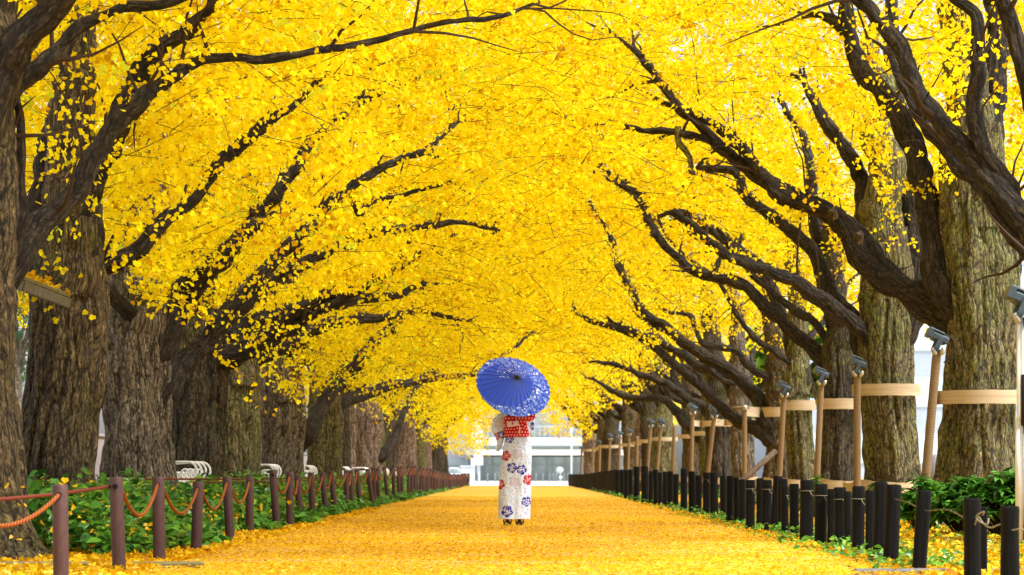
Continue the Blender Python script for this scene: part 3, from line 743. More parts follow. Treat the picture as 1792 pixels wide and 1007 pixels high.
# (x top, x base, top y, width, depth)
BS = [(1768,1767,886,32,12.4),(1722,1721,887,13,14.3),(1703,1702,872,31,12.9),(1618,1608,858,25,14.7),(1564,1558,848,26,15.9),(1542,1539,843,22,16.6),(1522,1522,858,16,17.4),(1502,1502,851,22,17.9),(1485,1485,860,14,18.7),(1470,1471,853,21,18.9),(1454,1454,856,13,19.5),(1437,1436,847,22,19.6),(1412,1411,840,23,20.6),(1390,1390,847,17,22.0),(1374,1374,850,14,22.8),(1369,1369,838,17,23.4),(1362,1354,833,16,23.8),(1342,1341,840,17,24.2),(1330,1330,837,13,25.4),(1313,1313,840,16,25.1),(1299,1299,839,12,27.2),(1289,1289,836,10,28.2),(1277,1277,833,13,28.6),(1266,1266,833,11,30.2),(1249,1250,827,14,30.6),(1236,1236,827,13,32.4),(1223,1222,832,12,34.2),(1211,1211,825,12,34.8),(1197,1197,820,12,36.4),(1182,1182,830,10,38.6),(1173,1173,825,10,40.2),(1164,1164,826,9,41.6),(1156,1156,827,8,43),(1148,1148,822,9,44.2),(1139,1139,825,8,46),(1129,1129,816,13,47.5),(1114,1114,817,11,51),(1104,1104,822,9,54),(1096,1096,823,9,56),(1088,1088,822,9,59),(1081,1081,823,9,62)]
dd = 64.5
while dd < 117:
    x = CX + (2.80-.004*(dd-64))*F/dd
    zt = .72 - .16*np.clip((dd-64)/30, 0, 1)
    BS.append((x, x, HY-(zt+random.uniform(-.03, .03)-EH)*F/dd, .150*F/dd, dd)); dd += .62
wire_pts = []
smeshes = []
for v in range(4):
    prof = [(.5, -.1)] + [(.5*(1+.03*math.sin(7*z+v)), z) for z in np.linspace(0, .97, 10)] + [(.46, 1.0)]
    V, f = lathe(prof, 22, 3+v, .16); me = MB().add(V, f).mesh(True); me.materials.append(STK); smeshes.append(me)
    V, f = lathe([(.46, 1.001), (.44, 1.008)], 18, 3+v, .16)
for k, (xt, xb, yt, w, d) in enumerate(BS):
    wd = w*d/F; zt = EH+(HY-yt)*d/F; x = (xb-CX)*d/F; xtop = (xt-CX)*d/F
    if k == 0: lab = 'nearest black stake at the right edge of the row'
    elif k == 1: lab = 'thin black stake half hidden behind the wire-tied stake'
    elif k == 2: lab = 'thick black stake with pale wire knotted round it'
    elif k == 3: lab = 'lone leaning black stake left of the green shrubs'
    elif k < 28: lab = f'{ORD[k]} black timber stake from the right edge'
    else: lab = 'black timber stake in the closed-up far stretch of the row'
    o = bpy.data.objects.new('timber_stake', smeshes[k % 4]); COL.objects.link(o)
    o.location = (x, d, 0); o.scale = (wd, wd, zt); o.rotation_euler = (0, math.atan((xtop-x)/zt), k*2.1)
    jit = random.uniform(-.018, .018)
    if abs(xtop-x) > .004: o.rotation_euler = (0, math.atan((xtop-x)/zt), 0)
    else: o.rotation_euler = (jit, random.uniform(-.018, .018), k*2.1)
    tag(o, lab, 'stake', 'black stakes along the path')
    wire_pts.append((x+(xtop-x)*.8, d, zt-.13, wd/2))
def wire(pts, r, lab, m=WIRE):
    p, q = smooth_path(pts, [r]*len(pts), .03); b = MB(); b.tube(p, q, 6)
    tag(obj('fence_wire', b.mesh(True), m), lab, 'wire', 'wires tying the black stakes')
W_ = lambda k, dz=0: np.array([wire_pts[k][0], wire_pts[k][1]-wire_pts[k][3]-.004, wire_pts[k][2]+dz])
wire([W_(4, .03), P(1590, 880, 15.3), W_(3, .0), P(1660, 893, 13.8), W_(2, -.02)], .004, 'dark wire strung from the leaning stake to the wire-knotted one')
wire([W_(2, -.02), P(1712, 905, 12.75), P(1722, 918, 12.7), P(1735, 924, 12.6), P(1752, 918, 12.5), W_(0, .0), P(1785, 925, 12.3), P(1800, 932, 12.3)], .004, 'pale slack wire between the last two thick stakes at right', WEND)
wire([P(1720, 902, 12.7), P(1722, 896, 12.68), P(1714, 899, 12.72), P(1708, 906, 12.76), P(1716, 914, 12.7), P(1728, 918, 12.66), P(1730, 908, 12.7)], .0045, 'pale knotted wire end curling off the thick stake', WEND)
def band(k, dz, lab):
    x, d, z, r = wire_pts[k]; th = np.linspace(0, 2*np.pi, 20)
    b = MB(); b.tube(np.stack([x+(r+.003)*np.cos(th), d+(r+.003)*np.sin(th), 0*th+z+dz], -1), 0.0022, 5)
    e = np.array([[x+r*.3, d-r-.006, z+dz], [x+r*.55, d-r-.02, z+dz-.03], [x+r*.9, d-r-.02, z+dz-.05]]); b.tube(e, .003, 5)
    tag(obj('wire_tie', b.mesh(True), WEND), lab, 'wire', 'wire ties on single black stakes')
for k in (7, 9, 11, 12, 14, 17, 19, 25): band(k, .03, f'thin wire tie looped round the {ORD[k]} black stake from the right edge')

# ------------------------------------------------------------------ burlap-wrapped tree braces with floodlights
BUR = mat('burlap_wrap', .9, (.42,.28,.14), .1); t_ = NT(BUR)
co = t_.coord('Object'); f_ = t_.noise(co, 120, 2); w_ = t_.n('ShaderNodeTexWave', wave_type='BANDS', bands_direction='Z'); w_.inputs['Scale'].default_value = 5.5; w_.inputs['Distortion'].default_value = 2.2; t_.l(co, w_.inputs['Vector'])
c_ = t_.ramp(w_.outputs['Fac'], [(.0, (.30,.22,.13)), (.06, (.155,.105,.055)), (1, (.22,.155,.085))]); t_.col(t_.mix(t_.ramp(f_, [(.3, (.6,.6,.6)), (.7, (1,1,1))]), (.16,.10,.05), c_)); t_.bump(f_, .4, .003)
STRAP = grain('burlap_strap', (.36,.28,.18), (.52,.42,.28), 9, .9, (.12,.12,5), .3, dist=.01)
LAMP = grain('lamp_housing', (.035,.055,.075), (.055,.080,.105), 20, .4); SIL = mat('silver_bulb', .25, (.38,.38,.36), .5, .6); CAB = mat('black_cable', .5, (.01,.01,.012)); LENS = mat('lamp_glass', .08, (.55,.60,.62), .6)
def make_floodlight(parent, at, s=1.0, flip=1):
    M = Matrix.Translation(Vector(at)) @ Matrix.Rotation(math.radians(24*flip), 4, 'Y') @ Matrix.Scale(s, 4)
    b = MB(); b.box(-.11, .10, -.095, .095, .02, .125, M, .025); b.box(-.17, -.111, -.10, .10, .03, .150, M, .010); b.box(-.13, .02, -.09, .09, .1265, .150, M, .008)
    for q in range(4): b.box(.025+q*.02, .035+q*.02, -.08, .08, .1265, .142, M)
    b.box(-.03, .03, -.118, -.0985, -.06, .085, M, .004); b.box(-.03, .03, .0985, .118, -.06, .085, M, .004); b.box(-.03, .03, -.115, .115, -.075, -.061, M)
    h = obj('floodlight', b.mesh(), LAMP, parent)
    for sx in (-1, 1):
        c = MB(); V, f = lathe([(.010, -.055), (.024, -.045), (.031, -.015), (.032, .015), (.023, .04), (.010, .045)], 16); 
        R = np.array((Matrix.Translation(Vector(at)+Vector((sx*.052*s, -.075*s, -.085*s))) @ Matrix.Rotation(sx*.5, 4, 'Y') @ Matrix.Scale(s, 4)))
        c.add(V @ R[:3,:3].T + R[:3,3], f); obj('bulb', c.mesh(True), SIL, h)
    b = MB(); at = np.array(at); p, r = smooth_path([at+np.array([.10, .0, .12])*s, at+np.array([.19, .02, .05])*s, at+np.array([.20, .01, -.10])*s, at+np.array([.08, .01, -.22])*s], [.008]*4, .03); b.tube(p, r, 6); obj('cable', b.mesh(True), CAB, h)
BR = [(1640,1612,612,22.0,20,1),(1500,1500,652,26.0,17,1),(1437,1427,668,31.0,14,1),(1372,1361,690,35.5,12,1),(1303,1303,716,40,12,2),(1250,1233,728,46,10,1),(1212,1209,722,51,9,1),(1180,1176,745,56,8,0),(1157,1146,745,61,8,1),(1139,1130,745,66,8,1),(1115,1114,764,71,7,0),(1101,1098,760,77,7,1),(1085,1083,764,83,7,1),(1068,1064,768,89,6.5,1),(1050,1048,780,96,6.5,1),(1038,1036,784,103,6,0),(1018,1016,790,111,6,1)]
bandy = {0:(697,1645,1792,28),1:(684,1495,1618,24),2:(708,1425,1502,22),3:(710,1376,1440,21),4:(722,1318,1378,20),5:(740,1212,1330,13),6:(742,1213,1260,12)}
for k, (xt, xb, yt, d, w, fl) in enumerate(BR):
    d = RD[min(k+1, len(RD)-1)]-1.0; w = min(w, .125*F/d)
    x = (xb-CX)*d/F; ztop = EH+(HY-yt)*d/F; xtop = (xt-CX)*d/F; r = w*d/F/2
    lab = ['leaning burlap-wrapped pole with twin-bulb floodlight beside the large banded ginkgo','upright burlap-wrapped pole with floodlight in front of the green-barked ginkgo','thin leaning burlap pole with dark floodlight beside a dark trunk','burlap pole with floodlight just left of the white lamp post','burlap pole with a crossbar on top beside the leaning timber'][k] if k < 5 else (f'{ORD[k]} burlap-wrapped pole from the right edge' if k < 10 else 'burlap-wrapped pole in the far crowded stretch under the limbs')
    root = thing('tree_brace', (x, d, 0), lab, 'tree brace', 'burlap-wrapped braces of the right row')
    b = MB(); p = np.array([[0, 0, -.05], [(xtop-x)*.5, 0, ztop*.5], [xtop-x, 0, ztop]]); p, q = smooth_path(p, [r*1.02, r, r*.96], .08); q = .84*q*(1+.03*np.sin(np.arange(len(q))*2.1)); b.tube(p, q, 16); obj('pole', b.mesh(True), BUR, root)
    # the burlap strap from the pole round the trunk behind it
    j = min(k+1, len(RD)-1)
    ax_ = tree_axis[('R', j)]; ax_ = ax_[np.argmin(np.abs(ax_[:, 2]-1.7))]; tx, ty = ax_[0], ax_[1]
    if k in bandy:
        yb, xa, xe, hb = bandy[k]
        zb = EH+(HY-yb)*ty/F; hh = hb*ty/F
    else: zb, hh = 1.75, .15
    tr = tree_r[('R', j)]*1.03+.040
    a0 = math.atan2(d-ty, x-tx)
    th = np.linspace(math.pi*1.02, 2*math.pi-.02, 40)
    xs = tx+tr*np.cos(th); ys = ty+tr*np.sin(th)
    sp_ = np.linspace(0, 1, 8, endpoint=False); zq = min(.9, zb/ztop)
    pxx, pyy = x+(xtop-x)*zq, d+r*.9
    if k < 7: xs = np.concatenate([pxx+(xs[0]-pxx)*sp_, xs]); ys = np.concatenate([pyy+(ys[0]-pyy)*sp_, ys]); 
    zc = zb + 0*xs; zc_ = zb + .008*np.sin(th*2+k)
    def ribbon(xs, ys, zc, hh, rag=0.0):
        n = len(xs); V = []
        for (o_, z_) in ((0, -.5), (.012, -.5), (.012, .5), (0, .5)):
            cx = xs-tx; cy = ys-ty; l = np.hypot(cx, cy); wv = hh*z_*(1+rag*np.sin(np.arange(n)*.7+z_*3))
            V.append(np.stack([xs+cx/l*o_-x, ys+cy/l*o_-d, zc+wv], -1))
        V = np.concatenate(V); i = np.arange(n-1); q = []
        for e in range(4): 
            f = (e+1) % 4; q.append(np.stack([e*n+i, e*n+i+1, f*n+i+1, f*n+i], -1))
        q.append(np.array([[0, n, 2*n, 3*n], [n-1, 4*n-1, 3*n-1, 2*n-1]])); return V, [np.concatenate(q)]
    b = MB(); V, f = ribbon(xs, ys, zc, hh*.85, .02); b.add(V, f); obj('strap', b.mesh(), STRAP, root)
    if 0 < k < 12:
        b = MB(); V, f = ribbon(tx+(tr+.14)*np.cos(th), ty+(tr+.14)*np.sin(th), .44+0*th+.02*np.sin(th*5), .16, .12); b.add(V, f); obj('low_strap', b.mesh(), STRAP, root)
    if fl == 2:
        b = MB(); b.tube(np.array([[-.28, .0, ztop+.02], [.10, 0, ztop+.035]]), [.034, .034], 12); obj('crossbar', b.mesh(True), BUR, root)
        b = MB(); V, f = lathe([(.05, -.05), (.058, 0), (.045, .06)], 14); b.add(V+np.array([0, -.045, ztop+.02]), f); obj('clamp', b.mesh(True), SIL, root)
    elif fl: make_floodlight(root, (xtop-x, 0, ztop+.06), .95)
# pole at the right edge
WP = grain('white_steel', (.62,.64,.63), (.74,.75,.73), 10, .4, bump=.05)
t = thing('lamp_pole', (P(1786, 0, 20)[0], 20, 0), 'pale steel pole with floodlight cut by the right picture edge', 'lamp pole')
b = MB(); b.tube(np.array([[0, 0, -.05], [0, 0, 1.1]]), [.046, .046], 16); b.tube(np.array([[.0, 0, 1.1], [.0, 0, 1.13], [0, 0, 2.0]]), [.046, .034, .034], 16); obj('pole', b.mesh(True), WP, t)
b = MB(); p, q = smooth_path([[.02,-.05,2.0],[.05,-.06,1.6],[.02,-.06,1.2],[.035,-.06,.6],[.02,-.06,0.0]], [.012]*5, .05); b.tube(p, q, 8); b.box(-.01, .06, -.09, -.055, 1.05, 1.5, None, .01); obj('cable', b.mesh(True), CAB, t)
make_floodlight(t, (0, 0, 2.08), 1.0)
# white lamp post behind
t = thing('lamp_post', (P(1379, 0, 58)[0], 58, 0), 'tall white lamp post standing between trunks of the right row', 'lamp post')
b = MB(); b.tube(np.array([[0,0,-.1],[0,0,1.5]]), [.10,.10], 16); b.tube(np.array([[0,0,1.5],[0,0,1.55],[0,0,6.2]]), [.10,.075,.065], 16); obj('post', b.mesh(True), WP, t)
b = MB(); p, q = smooth_path([[0,0,6.2],[-.1,0,6.7],[-.5,0,7.0],[-1.0,0,7.05]], [.05,.045,.04,.04], .1); b.tube(p, q, 10); obj('arm', b.mesh(True), WP, t)
b = MB(); b.box(-1.55, -.95, -.12, .12, 6.98, 7.10, None, .04); obj('lamp_head', b.mesh(), WP, t)
# leaning timber
b = MB(); a, c = P(1305, 836, 37), P(1357, 790, 37.3); c0 = a-(c-a)*1.15*np.array([1,1,1]); b.tube(np.array([[a[0]-.55, a[1]-.2, -.02], a, c])-a, [.05,.05,.047], 12)
tag(obj('leaning_timber', b.mesh(True), grain('dark_timber', (.05,.032,.02), (.13,.085,.05), 20, .8, (1,1,.2)), loc=tuple(a)), 'dark timber leaning out above the black stakes', 'timber')
# straight pale props leaning on the far right trees are part of braces; near-trunk sawn stub
STUB = mat('sawn_wood', .9, (.05,.035,.025), .1)
for (px, py, d, r, vx, vz) in ((1502, 414, 27.0, .050, .1, .8), (1458, 372, 27.3, .05, -.2, .7)):
    a = P(px, py+6, d); v = unit(np.array([vx, -.75, vz])); b = MB(); V, f, bk = tube_np(np.array([a-v*.02, a+v*.07, a+v*.10]), [r*1.2, r*1.1, r], 14, False); b.add(V, f, bk=bk)
    V, f, bk = tube_np(np.array([a+v*.10, a+v*.05]), [r*.99, r*.6], 14, True); b.add(V, f, bk=bk); wobj('sawn_stub', b.mesh(True), BARK[0], tree_roots[('R', 1)])

# ------------------------------------------------------------------ white scroll benches
WIR = mat('white_painted_iron', .35, (.78,.79,.80), .5)
def make_bench():
    t = thing('scroll_bench', (0,0,0), 'x', 'bench', 'white iron benches behind the rope fence')
    b = MB()
    for k in range(5): b.box(-.20+k*.085, -.135+k*.085, -.62, .62, .40, .42, None, .006)
    obj('seat', b.mesh(), WIR, t)
    b = MB()
    for k in range(4): b.box(-.245-k*.012, -.225-k*.012, -.62, .62, .50+k*.075, .545+k*.075, None, .006)
    obj('backrest', b.mesh(), WIR, t)
    for s in (-1, -.33, .33, 1):
        b = MB(); y = s*.64
        def sp(cx, cz, r0, r1, a0, a1, n=24):
            a = np.linspace(a0, a1, n); r = np.linspace(r0, r1, n); return np.stack([cx+r*np.cos(a), 0*a+y, cz+r*np.sin(a)], -1)
        arm = np.vstack([[[-.24, y, .68]], [[0, y, .70]], sp(.14, .585, .115, .115, 1.57, -1.2), sp(.12, .56, .085, .02, -1.0, -7.0)])
        b.tube(arm, .014, 8)
        b.tube(sp(-.02, .52, .10, .03, 2.5, 9.5), .011, 8); b.tube(sp(-.12, .20, .13, .03, 0.2, 7.4), .011, 8)
        b.tube(np.array([[-.24, y, .75], [-.22, y, .4], [-.26, y, .0]]), .014, 8); b.tube(np.array([[.20, y, .41], [.17, y, .2], [.24, y, .0]]), .014, 8); b.tube(np.array([[-.24, y, .405], [.20, y, .40]]), .012, 8)
        obj('scroll_arm', b.mesh(True), WIR, t)
    return t
bench0 = make_bench()
for k, (px, d) in enumerate([(322,29.6),(459,39.2),(527,45.0),(592,54.5),(628,61),(664,70),(690,78),(706,85)]):
    x = (px-CX)*d/F
    lab = ['white scrollwork iron bench nearest, beside the forked ginkgo','white iron bench with curled arms behind the leaning tall post','white iron bench seen against the pale pinkish trunk'][k] if k < 3 else 'white iron bench barely showing above the far green bed'
    o = bench0 if k == 0 else dup(bench0, (0,0,0), lab)
    o.location = (x, d, .08); o['label'] = lab; o.rotation_euler = (0, 0, 0.0)
# ------------------------------------------------------------------ kiosk roof at left
WOOD = grain('weathered_wood', (.10,.075,.05), (.22,.17,.11), 16, .8, (1,.15,1)); RTOP = grain('roof_felt', (.08,.075,.05), (.20,.18,.06), 10, .9)
t = thing('wooden_kiosk', (-6.46, 20.2, .03), 'small wooden kiosk whose leaf-strewn eave shows beside the near trunks', 'kiosk')
b = MB(); b.box(-1.6, 1.05, -.7, .7, 0, 2.2, None, .01); obj('wall', b.mesh(), WOOD, t)
def slope(x): return 2.68 - (x+1.0)*.138
sl = math.atan(.155*3.3/3.3)
M = Matrix.Translation((2.28, 0, 2.17)) @ Matrix.Rotation(.235, 4, 'Y')
b = MB(); b.box(-2.4, 0, -1.0, 1.0, .06, .10, M, .01); obj('roof', b.mesh(), RTOP, t)
b = MB(); b.box(-2.4, 0, -1.02, -.96, -.03, .057, M, .006); b.box(-.03, .02, -.955, 1.0, -.03, .057, M, .006); obj('fascia', b.mesh(), grain('grey_fascia', (.07,.066,.055), (.14,.13,.10), 14, .8, (.2,1,1)), t)
b = MB(); b.box(-2.4, -.04, -.95, .95, .035, .055, M); obj('soffit', b.mesh(), mat('dark_soffit', .9, (.03,.024,.018)), t)
R = np.random.default_rng(8); n = 420; loc = np.stack([-R.random(n)**1.4*1.2, R.uniform(-1.0, 1.0, n), .105+R.random(n)*.03], -1) @ np.array(M)[:3,:3].T + np.array(M)[:3,3]
A = unit(R.normal(size=(n,3))*np.array([1,1,.4])); N = unit(np.cross(A, np.cross(np.array([0,0,1.])+R.normal(size=(n,3))*.4, A))); V, f, k = leaf_geo(loc, A, N, .06*R.uniform(.6,1.2,n), True)
b = MB(); b.add(V, [f], tint=np.repeat(R.random(n)*.6+.25, k)); obj('roof_leaves', b.mesh(), FALLEN, t)

# ------------------------------------------------------------------ far side: walls, background trees, buildings
LW = grain('lilac_plaster', (.22,.21,.25), (.30,.28,.32), 4, .8)
b = MB(); b.box(-.1, .1, 0, 90, 0, 1.5, None, .02); b.box(-.14, .14, -.04, 90.04, 1.503, 1.58, None, .02); tag(obj('boundary_wall', b.mesh(), LW, loc=(-10.2, 30, 0)), 'pale lilac garden wall seen in the gap between the left trunks', 'wall')
def bg_tree(x, d, h, w, seed, lab, m=PALEGREEN, n=5000, group='hazy trees beyond the avenue'):
    root = thing('broadleaf_tree', (x, d, 0), lab, 'tree', group); R = np.random.default_rng(seed)
    b = MB(); V, f, bk = tube_np(np.array([[0,0,-.1],[.1,0,h*.3],[.0,.1,h*.6],[.1,0,h*.85]]), [.28,.22,.14,.04], 14); b.add(V, f, bk=bk)
    lobes = [(R.normal(size=3)*np.array([w*.45, w*.45, h*.16]) + np.array([0, 0, h*.66]), w*R.uniform(.32, .5)) for _ in range(11)]
    for c, r in lobes[:7]:
        V, f, bk = tube_np(np.array([[.05, 0, h*.35], (np.array([0,0,h*.4])+c)/2, c]), [.10, .06, .02], 8); b.add(V, f, bk=bk)
    obj('trunk', b.mesh(True), BARK[2], root)
    C = np.concatenate([c+unit(R.normal(size=(n//11, 3)))*r*(R.random((n//11, 1))**.4)*np.array([1,1,.75]) for c, r in lobes]); k_ = len(C)
    A = unit(R.normal(size=(k_,3))); N = unit(np.cross(A, R.normal(size=(k_,3)))); V, f, k = leaf_geo(C, A, N, .22*R.uniform(.6,1.3,k_), False)
    b = MB(); b.add(V, [f], tint=np.repeat(R.random(k_), k)); obj('crown', b.mesh(), m, root)
for k, (x, d, h, w, lab) in enumerate([(-15.5, 70, 9, 3.6, 'hazy green tree beyond the wall, in the gap left of the kiosk trunk'), (-12.6, 48, 7, 2.6, 'pale green tree beyond the wall behind the thick kiosk trunk'), (-13.5, 84, 10, 4, 'hazy green tree beyond the wall behind the forked ginkgo'), (-13, 104, 10, 4.2, 'hazy green tree beyond the far end of the left wall')]): bg_tree(x, d, h, w, 60+k, lab)
for k, (x, d, h, w, lab) in enumerate([(8.3, 62, 5.2, 1.6, 'green-leaved tree behind the trunks near the white lamp post'), (8.8, 80, 6, 2.2, 'green-leaved tree behind the far right trunks')]): bg_tree(x, d, h, w, 70+k, lab, GREEN, 4000, 'green trees behind the right row')

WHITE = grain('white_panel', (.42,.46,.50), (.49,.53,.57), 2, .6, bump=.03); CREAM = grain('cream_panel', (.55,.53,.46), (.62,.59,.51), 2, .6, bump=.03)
GLS = mat('grey_green_glass', .12, (.16,.22,.22), .6); t_ = NT(GLS); t_.col(t_.ramp(t_.noise(t_.coord('Object', (1,1,.6)), 1.1, 3), [(.35, (.17,.22,.24)), (.65, (.26,.33,.34))]))
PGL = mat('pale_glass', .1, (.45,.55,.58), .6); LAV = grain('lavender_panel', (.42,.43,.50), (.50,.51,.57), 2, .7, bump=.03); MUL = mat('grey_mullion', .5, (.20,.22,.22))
D = 185.0; S = F/D
def bx(b, x0, x1, y0, y1, dep0, dep1, d=D, bev=.03):
    """rectangle of the photo at distance d, given a depth"""
    b.box((x0-CX)*d/F, (x1-CX)*d/F, dep0, dep1, EH+(HY-y1)*d/F, EH+(HY-y0)*d/F, None, bev)
t = thing('office_building', (0, D, 0), 'white two-storey building with dark glass ground floor closing the avenue', 'building')
b = MB(); b.box(-3.6, 9, .6, 14, -.1, 1.95, None, .02); obj('glazed_wall', b.mesh(), GLS, t)
b = MB(); 
for x in (846, 862, 880, 905, 931, 957, 968, 990, 1008, 1030, 1060): b.box((x-CX)/S-.04, (x-CX)/S+.04, .50, .597, -.05, 1.95)
b.box(-3.6, 9, .53, .595, 1.25, 1.32); obj('mullions', b.mesh(), MUL, t)
b = MB(); b.box(-4.2, 9.4, -1.4, 14, 2.06, 2.50, None, .03); obj('canopy', b.mesh(), CREAM, t)
b = MB(); b.box(-3.8, 9.2, .0, 14, 2.503, 2.82); obj('window_band', b.mesh(), PGL, t)
b = MB(); b.box(-4.0, 9.3, -.5, 14, 2.823, 3.50, None, .03); obj('balcony', b.mesh(), WHITE, t)
b = MB()
for x in np.arange(-3.8, 9.2, .42): b.box(x, x+.05, -.45, -.40, 3.503, 4.35)
b.box(-4, 9.3, -.47, -.38, 4.353, 4.43); obj('railing', b.mesh(), WHITE, t)
b = MB(); b.box(-3.6, 9, 1.4, 14, 3.503, 6.2); obj('upper_window', b.mesh(), PGL, t)
for x in (-3.2, -1.2, .6, 1.9, 3.0, 4.1, 5.3): b = MB(); b.box(x, x+.22, 1.30, 1.397, 3.503, 6.2); obj('glazing_bar', b.mesh(), WHITE, t)
b = MB(); b.box(-4.2, 9.5, -.3, 14, 6.203, 6.8, None, .03); obj('roof', b.mesh(), WHITE, t)
b = MB(); b.box(-3.52, -2.92, -2.2, -1.5, 2.9, 6.9, None, .02); b.box(-3.62, -2.86, -2.3, -1.42, 1.25, 2.897, None, .02); b.box(-3.35, -3.1, -2.0, -1.75, -.1, 1.247); obj('pillar', b.mesh(), WHITE, t)
t = thing('lavender_building', (0, 200, 0), 'pale lavender building left of the white pillar at the avenue end', 'building')
b = MB(); b.box(-16, -4.2, 0, 12, -.1, 7, None, .03); obj('wall', b.mesh(), LAV, t)
b = MB(); b.box(-6.0, -4.4, -.12, -.003, 1.3, 1.9); b.box(-5.7, -4.3, -.10, -.003, 2.6, 5.4); obj('window', b.mesh(), PGL, t)
b = MB(); b.box(-5.2, -3.9, -.8, -.003, 1.92, 2.12, None, .02); obj('ledge', b.mesh(), WHITE, t)
b = MB(); b.box((806-CX)*178/F, (831-CX)*178/F, -.15, .15, -.05, EH+(HY-818)*178/F, None, .03); b.box((805-CX)*178/F, (831.5-CX)*178/F, -.2, .2, EH+(HY-818)*178/F+.003, EH+(HY-816.5)*178/F+.05, None, .02); tag(obj('white_wall', b.mesh(), WHITE, loc=(0,178,0)), 'low white wall under the pillar at the avenue end', 'wall')
# parked white van far left
t = thing('parked_van', (P(795,0,172)[0], 172, 0), 'small white vehicle parked beyond the far end of the rope fence', 'van')
b = MB(); b.box(-.45, .45, -1.0, 1.0, .18, .62, None, .06); b.box(-.40, .40, -.6, .95, .622, 1.05, None, .12); obj('body', b.mesh(), WHITE, t)
b = MB(); b.box(-.33, .33, -.62, -.602, .68, .95); obj('windscreen', b.mesh(), GLS, t)
for sx in (-.40, .40):
    for sy in (-.65, .65):
        b = MB(); V, f = lathe([(.10,-.07),(.18,-.06),(.18,.06),(.10,.07)], 18); b.add(V@np.array(Matrix.Rotation(math.pi/2,3,'Y')).T+np.array([sx,sy,.18]), f); obj('wheel', b.mesh(True), CAB, t)
# round mirror, lamp pole, bollards
t = thing('traffic_mirror', (P(981,0,150)[0], 150, 0), 'white round mirror on a thin post at the avenue end', 'mirror')
b = MB(); V, f = lathe([(.0,-.03),(.22,-.03),(.25,0),(.2,.05),(.08,.08),(.0,.085)], 28); b.add(V@np.array(Matrix.Rotation(math.pi/2,3,'X')).T*np.array([1,1,.8])+np.array([-.06,-.05,.83]), f); obj('mirror', b.mesh(True), WHITE, t)
b = MB(); b.tube(np.array([[0,0,-.05],[0,0,.85]]), .025, 10); b.box(-.1,.1,-.04,-.03,.25,.42); obj('post', b.mesh(True), WP, t)
b = MB(); b.tube(np.array([[0,0,-.05],[0,0,3.1]]), .045, 12); V, f = lathe([(.045,3.1),(.10,3.13),(.12,3.3),(.05,3.4)], 14); b.add(V, f); tag(obj('lamp_post', b.mesh(True), WP, loc=(P(1000,0,140)[0],140,0)), 'thin white lamp post in front of the glass front at the avenue end', 'lamp post')
bme = MB(); V, f = lathe([(.05,-.05),(.05,.5),(.06,.52),(.05,.58),(.02,.60)], 12); bme = bme.add(V, f).mesh(True); bme.materials.append(MUL)
for k, px in enumerate((836, 853, 866, 938, 950, 962, 968, 973, 987, 994)):
    o = bpy.data.objects.new('bollard', bme); COL.objects.link(o); o.location = (P(px,0,160)[0], 160, 0); tag(o, 'small grey bollard on the pale pavement at the avenue end', 'bollard', 'bollards at the avenue end')
# right background building and stone bollards
t = thing('pale_office_block', (30, 130, 0), 'pale office block glimpsed between the right-hand trunks', 'building')
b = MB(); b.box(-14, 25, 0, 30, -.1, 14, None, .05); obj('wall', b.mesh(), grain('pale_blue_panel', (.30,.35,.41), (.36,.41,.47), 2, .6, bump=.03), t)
b = MB()
for z in (1.2, 4.4, 7.6, 10.8): b.box(-13.5, 24.5, -.06, -.003, z, z+1.7)
obj('window_band', b.mesh(), PGL, t)
b = MB(); V, f = lathe([(.16,-.05),(.16,.95),(.12,1.0)], 18, 2, .05); sb = b.add(V, f).mesh(True)
tag(obj('stone_bollard', sb, grain('dark_granite', (.12,.13,.15), (.2,.21,.23), 30, .7), loc=(P(1634,0,44)[0], 44, 0)), 'dark stone bollard in the bright gap left of the banded ginkgo', 'bollard')

# ------------------------------------------------------------------ woman in yukata
PD = 27.8; PX = (902-CX)*PD/F; K = F/PD
person = thing('person', (PX, PD, 0), 'woman seen from behind in a white yukata with blue and red flowers', 'person')
lx = lambda px: (px-902)/K
lz = lambda py: EH+(HY-py)/K
SKIN = mat('skin', .5, (.62,.36,.26), .3); HAIR = mat('black_hair', .35, (.012,.010,.009), .5)
def skin_obj(name, verts, edges, radii, root, m, parent, sub=2):
    me = bpy.data.meshes.new(name); me.from_pydata([tuple(v) for v in verts], edges, [])
    o = obj(name, me, m, parent)
    md = o.modifiers.new('skin', 'SKIN'); md.use_smooth_shade = True; md.branch_smoothing = .3
    for i, r in enumerate(radii):
        s = me.skin_vertices[0].data[i]; rr = r if hasattr(r, '__len__') else (r, r); s.radius = rr; s.use_root = (i == root)
    o.modifiers.new('sub', 'SUBSURF').levels = sub; o.modifiers['sub'].render_levels = sub
    return o
